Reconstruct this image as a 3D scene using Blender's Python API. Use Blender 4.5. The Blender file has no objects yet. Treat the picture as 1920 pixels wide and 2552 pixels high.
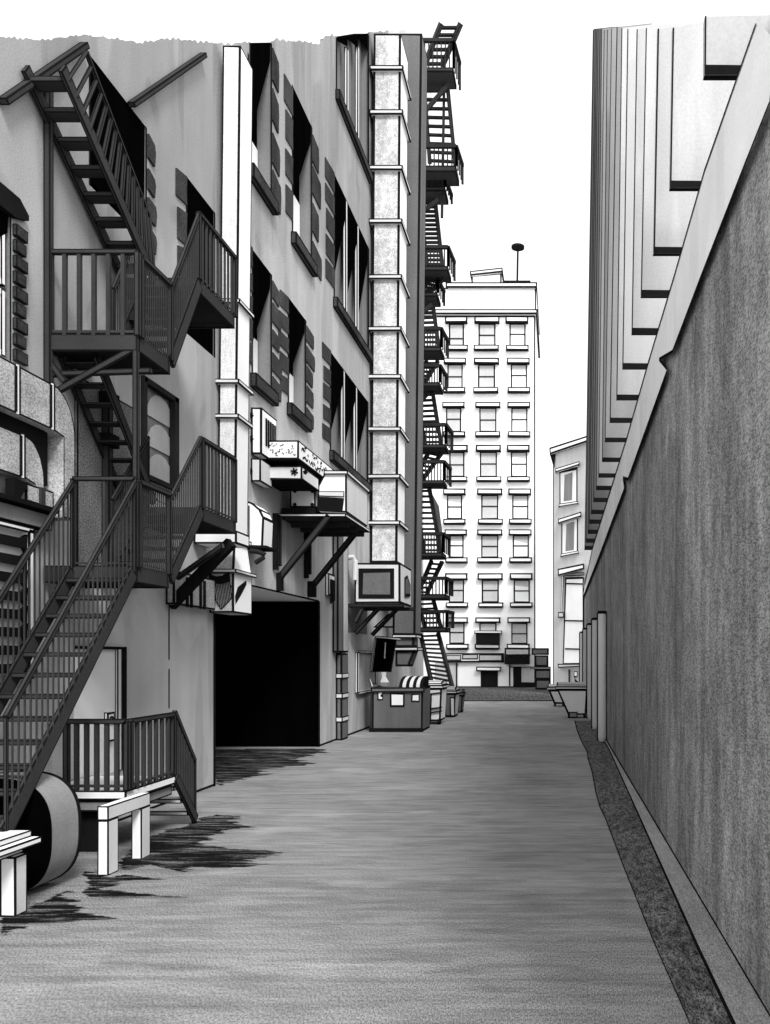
import bpy, math, random
from mathutils import Vector
random.seed(7)
F, CX, CY, H = 1800.0, 1205.0, 1419.0, 2.3      # focal length (drawing px), vanishing point, eye height
scene = bpy.context.scene
col = scene.collection

def xw(x, Y): return (x - CX) * Y / F            # world X of column x at depth Y
def zw(y, Y): return H + (CY - y) * Y / F        # world Z of row y at depth Y
def yx(x, X): return F * X / (x - CX)            # depth at which column x meets the plane X
def yg(y): return F * H / (y - CY)               # depth at which row y meets the ground
def at(x, y, Y): return (xw(x, Y), Y, zw(y, Y))
def onx(x, y, X):
    Y = yx(x, X); return (X, Y, zw(y, Y))
def ipx(px, Y): return px * Y / F                # line width

# ------------------------------------------------------------------ materials
def marker(name, base, streak=0.12, axis='v', blot=0.10, grain=0.0, gs=45.0, sscale=1.0, gv=(1, 1, 1), grain2=0.0, coarse=(.35, .3, .35), wash=0.0, height_shade=None, far_light_scuffs=None, streaky=None):
    m = bpy.data.materials.new(name); m.use_nodes = True
    nt = m.node_tree; N = nt.nodes; L = nt.links
    for n in list(N): N.remove(n)
    out = N.new('ShaderNodeOutputMaterial'); bs = N.new('ShaderNodeBsdfDiffuse')
    L.new(bs.outputs[0], out.inputs[0])
    geo = N.new('ShaderNodeNewGeometry')
    def noise(scale_vec, detail, rough=0.55):
        mp = N.new('ShaderNodeMapping'); mp.inputs['Scale'].default_value = scale_vec
        L.new(geo.outputs['Position'], mp.inputs['Vector'])
        nz = N.new('ShaderNodeTexNoise'); nz.inputs['Scale'].default_value = 1.0
        nz.inputs['Detail'].default_value = detail; nz.inputs['Roughness'].default_value = rough
        L.new(mp.outputs[0], nz.inputs['Vector'])
        return nz.outputs['Fac']
    def mrange(v, a, b, lo, hi):
        r = N.new('ShaderNodeMapRange'); r.inputs[1].default_value = a; r.inputs[2].default_value = b
        r.inputs[3].default_value = lo; r.inputs[4].default_value = hi
        L.new(v, r.inputs[0]); return r.outputs[0]
    def mul(a, b):
        r = N.new('ShaderNodeMath'); r.operation = 'MULTIPLY'; L.new(a, r.inputs[0])
        if isinstance(b, float): r.inputs[1].default_value = b
        else: L.new(b, r.inputs[1])
        return r.outputs[0]
    s = {'v': (2.6*sscale, 2.6*sscale, 0.16*sscale), 'h': (0.7*sscale, 7.0*sscale, 1.0), 'n': (1.3*sscale,)*3,
         'd': (2.0*sscale, 0.5*sscale, 1.0)}[axis]
    v = mrange(noise(s, 3.0), 0.3, 0.7, 1 - streak, 1 + streak)
    if blot: v = mul(v, mrange(noise((0.55, 0.55, 0.55), 4.0, 0.6), 0.32, 0.68, 1 - blot, 1 + blot))
    if grain:
        v = mul(v, mrange(noise((gs*gv[0], gs*gv[1], gs*gv[2]), 2.0, 0.8), 0.38, 0.60, 1 - grain, 1 + grain * 0.6))
    if grain2:
        v = mul(v, mrange(noise((gs*gv[0]*coarse[0], gs*gv[1]*coarse[1], gs*gv[2]*coarse[2]), 3.0, 0.7), 0.36, 0.62, 1 - grain2, 1 + grain2 * 0.6))
    if wash:       # overlapping washes of paint with fairly crisp edges
        for sc, k in (((.5, .5, .22), .40), ((.9, .9, .5), .62), ((1.6, 1.6, .16), .5)):
            v = mul(v, mrange(noise(sc, 2.0, 0.5), k + .06, k + .085, 1.0, 1 - wash))
    if height_shade:       # painted shade, darker with height to even out sky light: (z0, z1, factor at z1)
        sx = N.new('ShaderNodeSeparateXYZ'); L.new(geo.outputs['Position'], sx.inputs[0])
        v = mul(v, mrange(sx.outputs[2], height_shade[0], height_shade[1], 1.0, height_shade[2]))
    if far_light_scuffs:       # painted-in light, paler with distance to offset occlusion: (y0, y1, factor at y1), plus long pale scuffs
        sx = N.new('ShaderNodeSeparateXYZ'); L.new(geo.outputs['Position'], sx.inputs[0])
        v = mul(v, mrange(sx.outputs[1], far_light_scuffs[0], far_light_scuffs[1], 1.0, far_light_scuffs[2]))
        v = mul(v, mrange(noise((.32, 1.1, 1), 3.0, 0.6), .60, .66, 1.0, 1.22))
        v = mul(v, mrange(noise((.5, 2.2, 1), 3.0, 0.6), .60, .65, 1.0, .86))
    if streaky:    # dark strokes of painted shadow breaking up into plain asphalt
        v = mul(v, mrange(noise((1.1, 10.0, 1.0), 5.0, 0.65), .50, .66, streaky, 1.0))
    v = mul(v, float(base))
    cr = N.new('ShaderNodeCombineColor')
    for k in range(3): L.new(v, cr.inputs[k])
    L.new(cr.outputs[0], bs.inputs['Color'])
    return m

M = {}
M['ink'] = marker('ink_black', 0.012, 0.2, 'n', 0)
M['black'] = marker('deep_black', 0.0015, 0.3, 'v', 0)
M['iron'] = marker('dark_iron', 0.046, 0.14, 'n', 0.1, 0.15, 60)
M['iron_dark'] = marker('black_iron', 0.03, 0.2, 'n', 0.1)
M['iron_far'] = marker('far_iron', 0.055, 0.2, 'n', 0.1)
M['wall'] = marker('grey_stucco', 0.58, 0.07, 'v', 0.09, 0.16, 70, 1.0, (1, .6, 1), wash=.15, height_shade=(3.5, 9.5, .64))
M['wall_b'] = marker('grey_render', 0.57, 0.09, 'v', 0.07, 0.16, 40, 1.0, (1, .5, 1), wash=.13, height_shade=(4, 15, .64))
M['wall_pale'] = marker('pale_grey_wall', 0.68, 0.08, 'v', 0.05, 0.05, 12)
M['quoin'] = marker('dark_brick', 0.06, 0.2, 'n', 0.2, 0.3, 26, wash=.15)
M['jamb'] = marker('grey_jamb', 0.22, 0.12, 'v', 0.1, 0.1, 26)
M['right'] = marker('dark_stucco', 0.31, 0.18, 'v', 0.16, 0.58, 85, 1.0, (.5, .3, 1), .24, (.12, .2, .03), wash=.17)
M['eave'] = marker('pale_fascia', 0.86, 0.05, 'n', 0.05, 0.05, 40, wash=.06)
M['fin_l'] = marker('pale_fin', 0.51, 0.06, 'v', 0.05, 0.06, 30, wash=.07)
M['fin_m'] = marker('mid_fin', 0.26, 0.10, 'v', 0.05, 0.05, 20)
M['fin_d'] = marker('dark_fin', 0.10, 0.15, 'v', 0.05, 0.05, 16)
M['asphalt'] = marker('worn_asphalt', 0.275, 0.12, 'h', 0.13, 0.55, 100, 1.0, (1, .34, 1), .20, (.012, .25, 1), wash=.07, far_light_scuffs=(9, 30, 1.22))
M['white_soft'] = marker('dusty_white', 0.8, 0.08, 'v', 0.05)
M['painted_shadow'] = marker('ground_shadow', 0.23, 0.1, 'h', 0.1, 0.7, 95, 1.0, (1, .3, 1), streaky=.05)
M['stip_n'] = marker('near_duct_stipple', 0.78, 0.10, 'n', 0.05, 0.30, 65, 1.2, (1, .6, 1), .12, (.3, .3, .1))
M['street'] = marker('street_asphalt', 0.10, 0.12, 'h', 0.1, 0.65, 9, 1.0, (1, .12, 1))
M['gutter'] = marker('dark_gutter', 0.13, 0.2, 'd', 0.15, 0.8, 85, 2.0, (1, .3, 1), .55, (.2, .2, 1))
M['kerb'] = marker('kerb_concrete', 0.31, 0.12, 'd', 0.12, 0.4, 85, 1.0, (1, .3, 1), .15, (.2, .1, 1))
M['stip'] = marker('galvanised_stipple', 0.44, 0.22, 'n', 0.12, 0.42, 55, 1.6, (1, .6, 1))
M['stip_d'] = marker('dull_galvanised', 0.20, 0.15, 'n', 0.12, 0.65, 60, 1.6, (1, .6, 1))
M['stip_f'] = marker('duct_stipple', 0.74, 0.16, 'n', 0.06, 0.34, 26, 1.2, (1, 1, 1), .25, (.28, .28, .28), wash=.13)
M['white'] = marker('white_paint', 0.93, 0.03, 'n', 0.02)
M['light'] = marker('light_grey_paint', 0.70, 0.06, 'v', 0.05, 0.04, 40)
M['light_f'] = marker('far_light_grey', 0.60, 0.06, 'v', 0.05, 0.04, 10)
M['mid'] = marker('mid_grey_paint', 0.28, 0.10, 'v', 0.06, 0.08, 30, wash=.08)
M['dark'] = marker('dark_grey_paint', 0.15, 0.14, 'v', 0.1, 0.14, 24)
M['pier'] = marker('dark_duct', 0.15, 0.16, 'v', 0.1, 0.14, 18)
M['tower'] = marker('white_tower_wall', 0.97, 0.01, 'n', 0.01)
M['pane_g'] = marker('grey_blind', 0.52, 0.04, 'v', 0.04, 0.06, 6)
M['pane_w'] = marker('white_blind', 0.90, 0.02, 'n', 0.0)

# ------------------------------------------------------------------ mesh builder
class MB:
    def __init__(s): s.v = []; s.f = []; s.key = {}
    def vid(s, p):
        k = (round(p[0], 4), round(p[1], 4), round(p[2], 4))
        i = s.key.get(k)
        if i is None: i = len(s.v); s.v.append(Vector(p)); s.key[k] = i
        return i
    def poly(s, pts, mat=0, ink=0.0):
        ids = [s.vid(p) for p in pts]
        if len(set(ids)) < len(ids) or len(ids) < 3: return
        if not ink: s.f.append((ids, mat)); return
        P = [s.v[i] for i in ids]; n = len(P)
        nrm = Vector((0, 0, 0))
        for a in range(n): nrm += P[a].cross(P[(a+1) % n])
        if nrm.length < 1e-12: s.f.append((ids, mat)); return
        area = nrm.length / 2; per = sum((P[a] - P[a-1]).length for a in range(n)); nrm.normalize()
        t = min(ink, 0.62 * area / per)
        inner = []
        for a in range(n):
            e1 = (P[a-1] - P[a]).normalized(); e2 = (P[(a+1) % n] - P[a]).normalized()
            sn = e2.cross(e1).dot(nrm)
            if abs(sn) < 0.08:
                q = P[a] + nrm.cross(e2) * t
            else:
                q = P[a] + (e1 + e2) * (t * random.uniform(0.85, 1.15) / sn)
            s.v.append(q); inner.append(len(s.v) - 1)
        for a in range(n):
            b = (a + 1) % n
            s.f.append(([ids[a], ids[b], inner[b], inner[a]], -1))
        s.f.append((inner, mat))
    def hexa(s, c, mat=0, ink=0.0, fm=None):
        # c: 8 corners, 0-3 lower ring, 4-7 upper ring; faces: bottom, top, 4 sides (0-1, 1-2, 2-3, 3-0)
        fs = [(3, 2, 1, 0), (4, 5, 6, 7), (0, 1, 5, 4), (1, 2, 6, 5), (2, 3, 7, 6), (3, 0, 4, 7)]
        for k, f in enumerate(fs):
            s.poly([c[i] for i in f], mat if fm is None or k not in fm else fm[k], ink)
    def box(s, x0, x1, y0, y1, z0, z1, mat=0, ink=0.0, fm=None, lean=0.0):
        # fm keys: 0 bottom, 1 top, 2 front (-Y), 3 right (+X), 4 back, 5 left
        l = lean
        s.hexa([(x0,y0,z0),(x1,y0,z0),(x1,y1,z0),(x0,y1,z0),(x0+l,y0,z1),(x1+l,y0,z1),(x1+l,y1,z1),(x0+l,y1,z1)], mat, ink, fm)
    def prism(s, pts, vec, mat=0, ink=0.0, side=None, inkside=None):
        v = Vector(vec); a = [Vector(p) for p in pts]; b = [p + v for p in a]; n = len(a)
        s.poly(list(reversed(a)), mat, ink); s.poly(b, mat, ink)
        sm = mat if side is None else side; si = ink if inkside is None else inkside
        for i in range(n):
            j = (i + 1) % n; s.poly([a[i], a[j], b[j], b[i]], sm, si)
    def bar(s, p, q, w, h=None, mat=0, ink=0.0, up=(0, 0, 1)):
        h = w if h is None else h
        p = Vector(p); q = Vector(q); d = (q - p)
        if d.length < 1e-6: return
        d.normalize(); u = Vector(up)
        if abs(d.dot(u)) > 0.97: u = Vector((1, 0, 0))
        sd = d.cross(u).normalized() * (w / 2); uu = sd.cross(d).normalized() * (h / 2)
        s.hexa([p-sd-uu, p+sd-uu, q+sd-uu, q-sd-uu, p-sd+uu, p+sd+uu, q+sd+uu, q-sd+uu], mat, ink)
    def tube(s, pts, r, n=10, mat=0, cap=None):
        pts = [Vector(p) for p in pts]; rings = []
        for i, p in enumerate(pts):
            d = (pts[min(i+1, len(pts)-1)] - pts[max(i-1, 0)]).normalized()
            u = Vector((0, 0, 1)) if abs(d.z) < 0.9 else Vector((0, 1, 0))
            a = d.cross(u).normalized(); b = a.cross(d)
            rr = r[i] if isinstance(r, (list, tuple)) else r
            rings.append([p + (a * math.cos(k*2*math.pi/n) + b * math.sin(k*2*math.pi/n)) * rr for k in range(n)])
        for A, B in zip(rings, rings[1:]):
            for k in range(n): s.poly([A[k], A[(k+1) % n], B[(k+1) % n], B[k]], mat)
        c = mat if cap is None else cap
        s.poly(list(reversed(rings[0])), c); s.poly(rings[-1], c)

OFF = {}
def build(mb, name, mats, parent=None, loc=None, label=None):
    """link one mesh object; under a thing its vertices are relative to the thing's base"""
    off = OFF[parent.name] if parent is not None else Vector(loc or (0, 0, 0))
    if not isinstance(mats, (list, tuple)): mats = [mats]
    me = bpy.data.meshes.new(name)
    me.from_pydata([tuple(v - off) for v in mb.v], [], [f for f, _ in mb.f])
    for m in mats: me.materials.append(m)
    me.materials.append(M['ink']); last = len(mats)
    for p, (_, mi) in zip(me.polygons, mb.f): p.material_index = last if mi < 0 else mi
    me.update()
    o = bpy.data.objects.new(name, me); col.objects.link(o)
    if parent is not None: o.parent = parent
    else: o.location = off
    OFF[o.name] = off
    if label: o['label'] = label
    return o
def thing(name, loc, label, cat, group=None):
    o = bpy.data.objects.new(name, None); col.objects.link(o); o.location = loc
    o['label'] = label; o['category'] = cat
    if group: o['group'] = group
    OFF[o.name] = Vector(loc); return o
def tag(o, label, cat, group=None):
    o['label'] = label; o['category'] = cat
    if group: o['group'] = group
    return o
def structure(o): o['kind'] = 'structure'; return o

def xline(mb, X, p, q, px=4.0, mat=-1):
    """thin dark strip on a plane X = const between (Y,Z) points, about px wide in the drawing"""
    (ya, za), (yb, zb) = p, q
    if abs(yb - ya) < 0.02:
        d = px * ya * ya / (F * abs(X)) / 2
        mb.poly([(X, ya-d, za), (X, ya+d, za), (X, yb+d, zb), (X, yb-d, zb)], mat)
    else:
        a, b = ipx(px, ya)/2, ipx(px, yb)/2
        mb.poly([(X, ya, za-a), (X, yb, zb-b), (X, yb, zb+b), (X, ya, za+a)], mat)
def railing(mb, P, Q, h, n, bw, rw, mat=0, ink=0.0, posts=True, pw=None, bottom=0.05):
    P = Vector(P); Q = Vector(Q); up = Vector((0, 0, h)); pw = pw or rw
    mb.bar(P + up, Q + up, rw, rw, mat, ink)
    for k in range(n + 1):
        a = P.lerp(Q, k / n); w = pw if (posts and k in (0, n)) else bw
        mb.bar(a, a + up, w, w, mat, ink if w > bw else 0)
    if bottom: mb.bar(P + Vector((0,0,bottom)), Q + Vector((0,0,bottom)), bw*.7, bw*.7, mat, 0)

# ragged top edge of the painted walls
def ragged(x, base):
    b = base[-1][1]
    for (xa, ya), (xb, yb) in zip(base, base[1:]):
        if xa <= x <= xb: b = ya + (yb - ya) * (x - xa) / (xb - xa); break
    if x < base[0][0]: b = base[0][1]
    return b + 3.2 * abs(math.sin(x * 0.21)) + 2.2 * math.sin(x * 0.53 + 1) + 1.6 * math.sin(x * 1.9)
def wall_sheet(mb, X, y0, y1, top, holes, mat=0, step=6):
    ys = {y0, y1}
    x = CX + F * X / y0
    while True:
        x += step
        if x >= CX + F * X / y1: break
        ys.add(yx(x, X))
    for h in holes:
        for v in h[:2]:
            if y0 < v < y1: ys.add(v)
    ys = sorted(ys)
    tz = lambda Y: zw(top(CX + F * X / Y), Y)
    for a, b in zip(ys, ys[1:]):
        if b - a < 1e-4: continue
        mid = (a + b) / 2; segs = []; lo = 0.0
        for h in sorted((h for h in holes if h[0] < mid < h[1]), key=lambda h: h[2]):
            if h[2] > lo: segs.append((lo, h[2]))
            lo = h[3]
        ta, tb = tz(a), tz(b)
        for s0, s1 in segs: mb.poly([(X, a, s0), (X, b, s0), (X, b, min(s1, tb)), (X, a, min(s1, ta))], mat)
        if lo < min(ta, tb): mb.poly([(X, a, lo), (X, b, lo), (X, b, tb), (X, a, ta)], mat)

# ------------------------------------------------------------------ ground
def sheet(name, pts, z, mat):
    mb = MB(); mb.poly([(x, y, z) for x, y in pts]); return structure(build(mb, name, mat))
mb = MB(); mb.poly([(-400, -20, -0.03), (400, -20, -0.03), (400, 900, -0.03), (-400, 900, -0.03)])
structure(build(mb, 'ground', M['light_f']))
edge = [(0.86, 1.0), (0.85, 4.2), (0.83, 5.27), (0.78, 6.67), (0.73, 9.06), (0.70, 11.0), (0.69, 11.8), (0.655, 12.7), (0.66, 14.2), (0.70, 16.5), (0.70, 18.8), (0.73, 20), (0.66, 23), (0.63, 26), (0.64, 30)]
sheet('alley', [(-9.2, 1.0), *edge, (1.4, 30.001), (1.4, 43.2), (-6.6, 43.2), (-9.2, 30)], 0.0, M['asphalt'])
# ground shadows painted as dark patches along the foot of the left wall
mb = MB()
def painted_shadow(pts, zoom=True):
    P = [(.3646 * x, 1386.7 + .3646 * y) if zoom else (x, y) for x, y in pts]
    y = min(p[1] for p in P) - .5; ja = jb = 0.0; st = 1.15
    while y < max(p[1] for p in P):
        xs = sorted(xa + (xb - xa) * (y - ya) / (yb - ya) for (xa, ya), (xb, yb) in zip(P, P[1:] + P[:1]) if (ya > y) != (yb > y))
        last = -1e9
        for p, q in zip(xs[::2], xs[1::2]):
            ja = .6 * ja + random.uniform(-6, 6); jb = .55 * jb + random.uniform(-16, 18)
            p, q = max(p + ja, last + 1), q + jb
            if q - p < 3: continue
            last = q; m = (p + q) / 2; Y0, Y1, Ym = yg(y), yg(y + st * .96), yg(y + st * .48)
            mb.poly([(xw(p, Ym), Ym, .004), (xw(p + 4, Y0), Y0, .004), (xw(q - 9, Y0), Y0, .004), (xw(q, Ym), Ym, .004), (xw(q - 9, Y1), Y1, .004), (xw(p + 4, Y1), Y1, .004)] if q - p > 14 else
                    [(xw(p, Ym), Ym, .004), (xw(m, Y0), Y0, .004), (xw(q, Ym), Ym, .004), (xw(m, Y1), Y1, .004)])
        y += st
painted_shadow([(890,1160),(985,1112),(1100,1095),(1190,1045),(1290,1022),(1455,1032),(1385,1055),(1490,1100),(1340,1112),(1230,1150),(1190,1205),(1420,1225),(1665,1240),(1665,1262),(1420,1292),(1565,1318),(1430,1332),(1300,1342),(1090,1330),(1095,1362),(985,1345),(880,1320),(720,1355),(690,1310),(800,1230)])
painted_shadow([(490,1360),(590,1385),(650,1395),(740,1380),(975,1412),(740,1412),(650,1440),(620,1470),(800,1490),(1085,1515),(800,1516),(540,1512),(500,1490),(530,1440)])
painted_shadow([(0,1640),(130,1600),(270,1530),(400,1475),(440,1530),(380,1560),(465,1560),(460,1580),(520,1610),(655,1640),(520,1648),(300,1668),(160,1668),(155,1690),(80,1720),(0,1740)])
painted_shadow([(440,1618),(690,1617),(702,1624),(640,1640),(670,1652),(560,1664),(590,1672),(500,1688),(467,1697)], False)
structure(build(mb, 'ground_shadow', M['painted_shadow']))
mb = MB(); g2 = 1.34
for (xa, ya), (xb, yb) in zip(edge, edge[1:]):
    mb.poly([(xa, ya, 0.004), (g2, ya, 0.004), (g2, yb, 0.004), (xb, yb, 0.004)])
    mb.poly([(xa - ipx(2.5, ya), ya, 0.008), (xa, ya, 0.008), (xb, yb, 0.008), (xb - ipx(2.5, yb), yb, 0.008)], -1)
structure(build(mb, 'gutter', M['gutter']))
mb = MB()
kx = lambda y: 1.09 + 0.17 * min(1, max(0, (y - 6) / 14))
ks = [1.5 + k * 1.25 for k in range(18)]
for a, b in zip(ks, ks[1:]):
    ka, kb = kx(a), kx(b)
    mb.poly([(ka, a, .06), (1.335, a, .06), (1.335, b, .06), (kb, b, .06)])
    mb.poly([(ka, a, .0), (ka, a, .06), (kb, b, .06), (kb, b, .0)], -1)
    mb.poly([(1.326 - ipx(3, a), a, .064), (1.33, a, .064), (1.33, b, .064), (1.326 - ipx(3, b), b, .064)], -1)
structure(build(mb, 'kerb', M['kerb']))
mb = MB(); mb.poly([(-90, 43.2, .006), (90, 43.2, .006), (90, 62.9, .006), (-90, 62.9, .006)])
mb.poly([(-6.5, 43.2, .010), (1.4, 43.2, .010), (1.4, 43.9, .010), (-6.5, 43.9, .010)], -1)
structure(build(mb, 'street', M['street']))

# ------------------------------------------------------------------ right building with the louvred upper storey
XR = 1.33
rb = thing('louvred_building', (XR, 22, 0), 'dark grainy stucco building on the right with pale upper fins', 'building')
mb = MB()
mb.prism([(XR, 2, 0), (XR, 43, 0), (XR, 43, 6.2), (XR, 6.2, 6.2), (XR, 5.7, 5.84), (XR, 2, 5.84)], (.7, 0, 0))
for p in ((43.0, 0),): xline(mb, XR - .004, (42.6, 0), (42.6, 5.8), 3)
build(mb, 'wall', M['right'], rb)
mb = MB(); XE = XR - 0.05
up = [(1633, 51), (1522, 368), (1456, 598), (1400, 785), (1354, 947), (1280, 1185), (1264, 1262)]
lo = [(1259.5, 1292), (1297, 1196), (1349, 1056), (1346, 1032), (1357, 1035), (1442, 798), (1424, 776), (1453, 759), (1514, 598), (1610, 352), (1662, 222)]
tip = [(1672, 120), (1666, 78), (1656, 66), (1648, 52), (1640, 48)]
ring = [onx(x, y, XE) for x, y in up + lo + tip]
mb.poly(ring)
for seq in (up, lo):
    for a, b in zip(seq, seq[1:]):
        A = onx(*a, XE - .006); B = onx(*b, XE - .006)
        wa, wb = ipx(7, A[1]) * .5, ipx(7, B[1]) * .5
        mb.poly([(A[0], A[1], A[2]-wa), (B[0], B[1], B[2]-wb), (B[0], B[1], B[2]+wb), (A[0], A[1], A[2]+wa)], -1)
build(mb, 'fascia', M['eave'], rb)
mb = MB(); mb.box(XR + .72, XR + 3, 4.0, 43.0, 5.9, 8.3); build(mb, 'recessed_wall', M['fin_l'], rb)
finp = [(1522,162,35,1),(1447.5,406,60,6),(1412,548,62,9),(1385,640,60,11),(1365,721,63,11),(1345,796,62,11),(1332,863,60,11),(1317.6,912,58,15),
        (1307,954,62,14),(1301,997,64,11),(1293,1031,64,12),(1288,1058,62,12),(1282,1084,62,14),(1277,1110,62,15),(1273,1131,62,16),(1270,1153,62,16),(1266,1172,62,17),(1263,1188,64,18)]
for i, (x, y, ty, ln) in enumerate(finp):
    Y = yx(x, XR); z0 = zw(y, Y); z1 = zw(ty, Y); l = ln * Y / F
    mb = MB(); t = .07
    mk = 0
    w = .9
    c = [(XR,Y,z0),(XR+w,Y,z0),(XR+w,Y+t,z0),(XR,Y+t,z0),(XR+l,Y,z1),(XR+w+l,Y,z1 + (0.1 if i else .02)),(XR+w+l,Y+t,z1),(XR+l,Y+t,z1)]
    mb.hexa(c, 0, 0, {0: 1, 5: 0})
    e = ipx((3.4 if i < 3 else 2.0 if i < 8 else 1.4), Y)
    mb.poly([(XR,Y-.006,z0),(XR+e,Y-.006,z0),(XR+e+l,Y-.006,z1),(XR+l,Y-.006,z1)], -1)
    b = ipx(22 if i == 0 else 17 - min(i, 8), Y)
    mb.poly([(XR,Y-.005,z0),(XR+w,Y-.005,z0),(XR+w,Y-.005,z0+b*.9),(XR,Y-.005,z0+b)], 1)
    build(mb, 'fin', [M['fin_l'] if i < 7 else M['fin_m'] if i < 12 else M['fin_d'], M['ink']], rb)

# pipes standing against the right wall
for k, (Y, tx) in enumerate([(22.5, 'nearest and broadest looking'), (26.4, 'second nearest'), (30.6, 'middle'), (35.6, 'fourth'), (40.6, 'farthest and thinnest looking')]):
    mb = MB(); Xc = XR - .13; r = .115
    mb.tube([(Xc, Y, 0.02), (Xc, Y, .12), (Xc, Y, 3.50)], [r*.8, r, r], 14)
    e = ipx(3.6, Y)
    for a0 in (math.pi*1.0, math.pi*0.0):
        mb.box(Xc + math.cos(a0)*r - e/2, Xc + math.cos(a0)*r + e/2, Y - .03, Y + .03, .04, 3.50, -1)
    mb.box(Xc - r, Xc + r, Y - r, Y - r + .02, 3.46, 3.54, -1)
    o = build(mb, 'vertical_pipe', M['light'], None, (Xc, Y, 0))
    tag(o, f'pale vertical pipe on the dark right wall, {tx} of the five', 'pipe', 'pale pipes along the right wall')

# ------------------------------------------------------------------ left buildings
XL = -6.1
topA = [(-200, 72), (0, 76), (90, 84), (180, 72), (270, 84), (300, 90), (365, 80), (483, 92)]
topB = [(483, 92), (590, 86), (600, 82), (690, 92), (705, 75), (760, 70), (800, 66), (900, 68), (950, 60)]

def quoins(mb, y, z0, z1, side, n, wpx, mat=0):
    """uneven toothed blocks beside an opening; side -1 before it, +1 after it"""
    w = wpx * y * y / (F * 6.1)
    hgt = (z1 - z0) / n
    for k in range(n):
        a = z0 + k * hgt + hgt * random.uniform(.06, .16); b = a + hgt * random.uniform(.66, .82)
        ww = w * random.uniform(.7, 1.15)
        ya, yb = (y, y + ww) if side > 0 else (y - ww, y)
        d = random.uniform(.05, .16) * hgt * side
        pts = [(XL, ya, a), (XL, yb, a - d*.6), (XL, yb + .03*side, (a+b)/2), (XL, yb, b - d), (XL, ya, b)]
        mb.prism(pts, (.035 if side > 0 else .028, 0, 0), mat)

def deep_window(root, y0, y1, z0, za, zb, name='window', depth=.30, shadow_panel=.78, sill=True, q=(1, 1), nq=5, bays=1, white=True, full=False):
    """opening in the left wall: reveals, pane, painted shadow panel, sill, quoins"""
    Xb = XL - depth
    mb = MB()
    mb.poly([(Xb, y0, z0), (Xb, y1, z0), (Xb, y1, zb), (Xb, y0, za)], 0)
    w = build(mb, name, M['black'], root)
    if white:
        mb = MB(); zt = z0 + (za - z0) * .42
        mb.poly([(Xb + .02, y0, z0), (Xb + .02, y1 - .02, z0), (Xb + .02, y1 - .02, zt), (Xb + .02, y0, zt)])
        build(mb, 'blind', M['white'], w)
    mb = MB()
    mb.poly([(XL, y1, z0), (Xb, y1, z0), (Xb, y1, zb), (XL, y1, zb)], 0)
    mb.poly([(XL, y0, z0), (Xb, y0, z0), (Xb, y0, za), (XL, y0, za)], 0)
    mb.poly([(XL, y0, za), (XL, y1, zb), (Xb, y1, zb), (Xb, y0, za)], 1)  # underside of the head painted black as its shadow
    mb.poly([(XL, y0, z0), (XL, y1, z0), (Xb, y1, z0), (Xb, y0, z0)], 0)
    e = 4 * y1 * y1 / (F * 6.1); xline(mb, XL + .005, (y1, z0), (y1, zb), 3.5); xline(mb, XL + .005, (y0, z0), (y0, za), 3)
    build(mb, 'reveal', [M['jamb'], M['black']], w)
    dy = (y1 - y0) / bays
    for k in range(bays):
        a, b = y0 + k * dy, y0 + (k + 1) * dy
        ta, tb = za + (zb - za) * k / bays, za + (zb - za) * (k + 1) / bays
        mb = MB(); bot = ta - (ta - z0) * shadow_panel
        mb.prism([(XL - .012, a, bot), (XL - .012, b - .03, z0 + .02 if full else tb - .12 * (tb - z0)), (XL - .012, b - .01, tb), (XL - .012, a, ta)], (-.015, 0, 0), 0)  # black shape painted in as the shadow across the opening
        build(mb, 'shadow_panel', M['black'], w)
        if bays > 1:
            mb = MB(); mb.poly([(XL - .22, a, z0), (XL - .22, b, z0), (XL - .22, b, tb), (XL - .22, a, ta)]); build(mb, 'pane', M['jamb'], w)
            if k:
                mb = MB(); mb.box(XL - .10, XL - .002, a - .09, a + .09, z0, ta - (.35 if za != zb else 0), 0, .035); build(mb, 'mullion', M['light'], w)
    if sill:
        mb = MB(); mb.box(XL, XL + .13, y0 - .12, y1 + .1, z0 - .30, z0 - .02, 0, ipx(4.5, y0)); build(mb, 'sill', M['quoin'], w)
    if q[0]:
        mb = MB(); quoins(mb, y0 - .03, z0 + .1, za, -1, nq, 19); build(mb, 'quoin_blocks', M['quoin'], w)
    if q[1]:
        mb = MB(); quoins(mb, y1 + .03, z0 - .1, zb - .05, 1, nq, 17); build(mb, 'quoin_blocks', M['quoin'], w)
    return w

# --- near building (stucco)
sb = thing('stucco_building', (XL, 11, 0), 'pale grey stucco building at left carrying the near fire escape', 'building')
YA = 14.84
hA = [(8.0, 9.28, 5.6, 7.2), (10.85, 12.34, 8.45, 10.15), (13.69, 14.80, 7.62, 10.2), (12.2, 13.3, 4.95, 6.4), (10.5, 11.62, .72, 2.42)]
mb = MB(); wall_sheet(mb, XL, 6.5, YA, lambda x: ragged(x, topA), hA)
xline(mb, XL + .004, (YA - .04, 0), (YA - .04, 3.2), 5)
xline(mb, XL + .004, (11.3, .03), (YA, .03), 5)
for a, b in ((1565, 1540), (1530, 1445), (1425, 1310), (1300, 1270)):
    xline(mb, XL + .004, (13.07, zw(a, 13.07)), (13.07, zw(b, 13.07)), 2.6)
build(mb, 'wall', M['wall'], sb)
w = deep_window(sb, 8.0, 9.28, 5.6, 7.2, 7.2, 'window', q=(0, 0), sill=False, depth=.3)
mb = MB()
for k in range(9):
    z = 5.62 + k * .175; ww = .20 if k % 2 == 0 else .17
    mb.box(XL, XL + .05, 9.32, 9.32 + ww, z, z + .13, 0, .012)
build(mb, 'quoin_blocks', M['quoin'], w)
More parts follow.
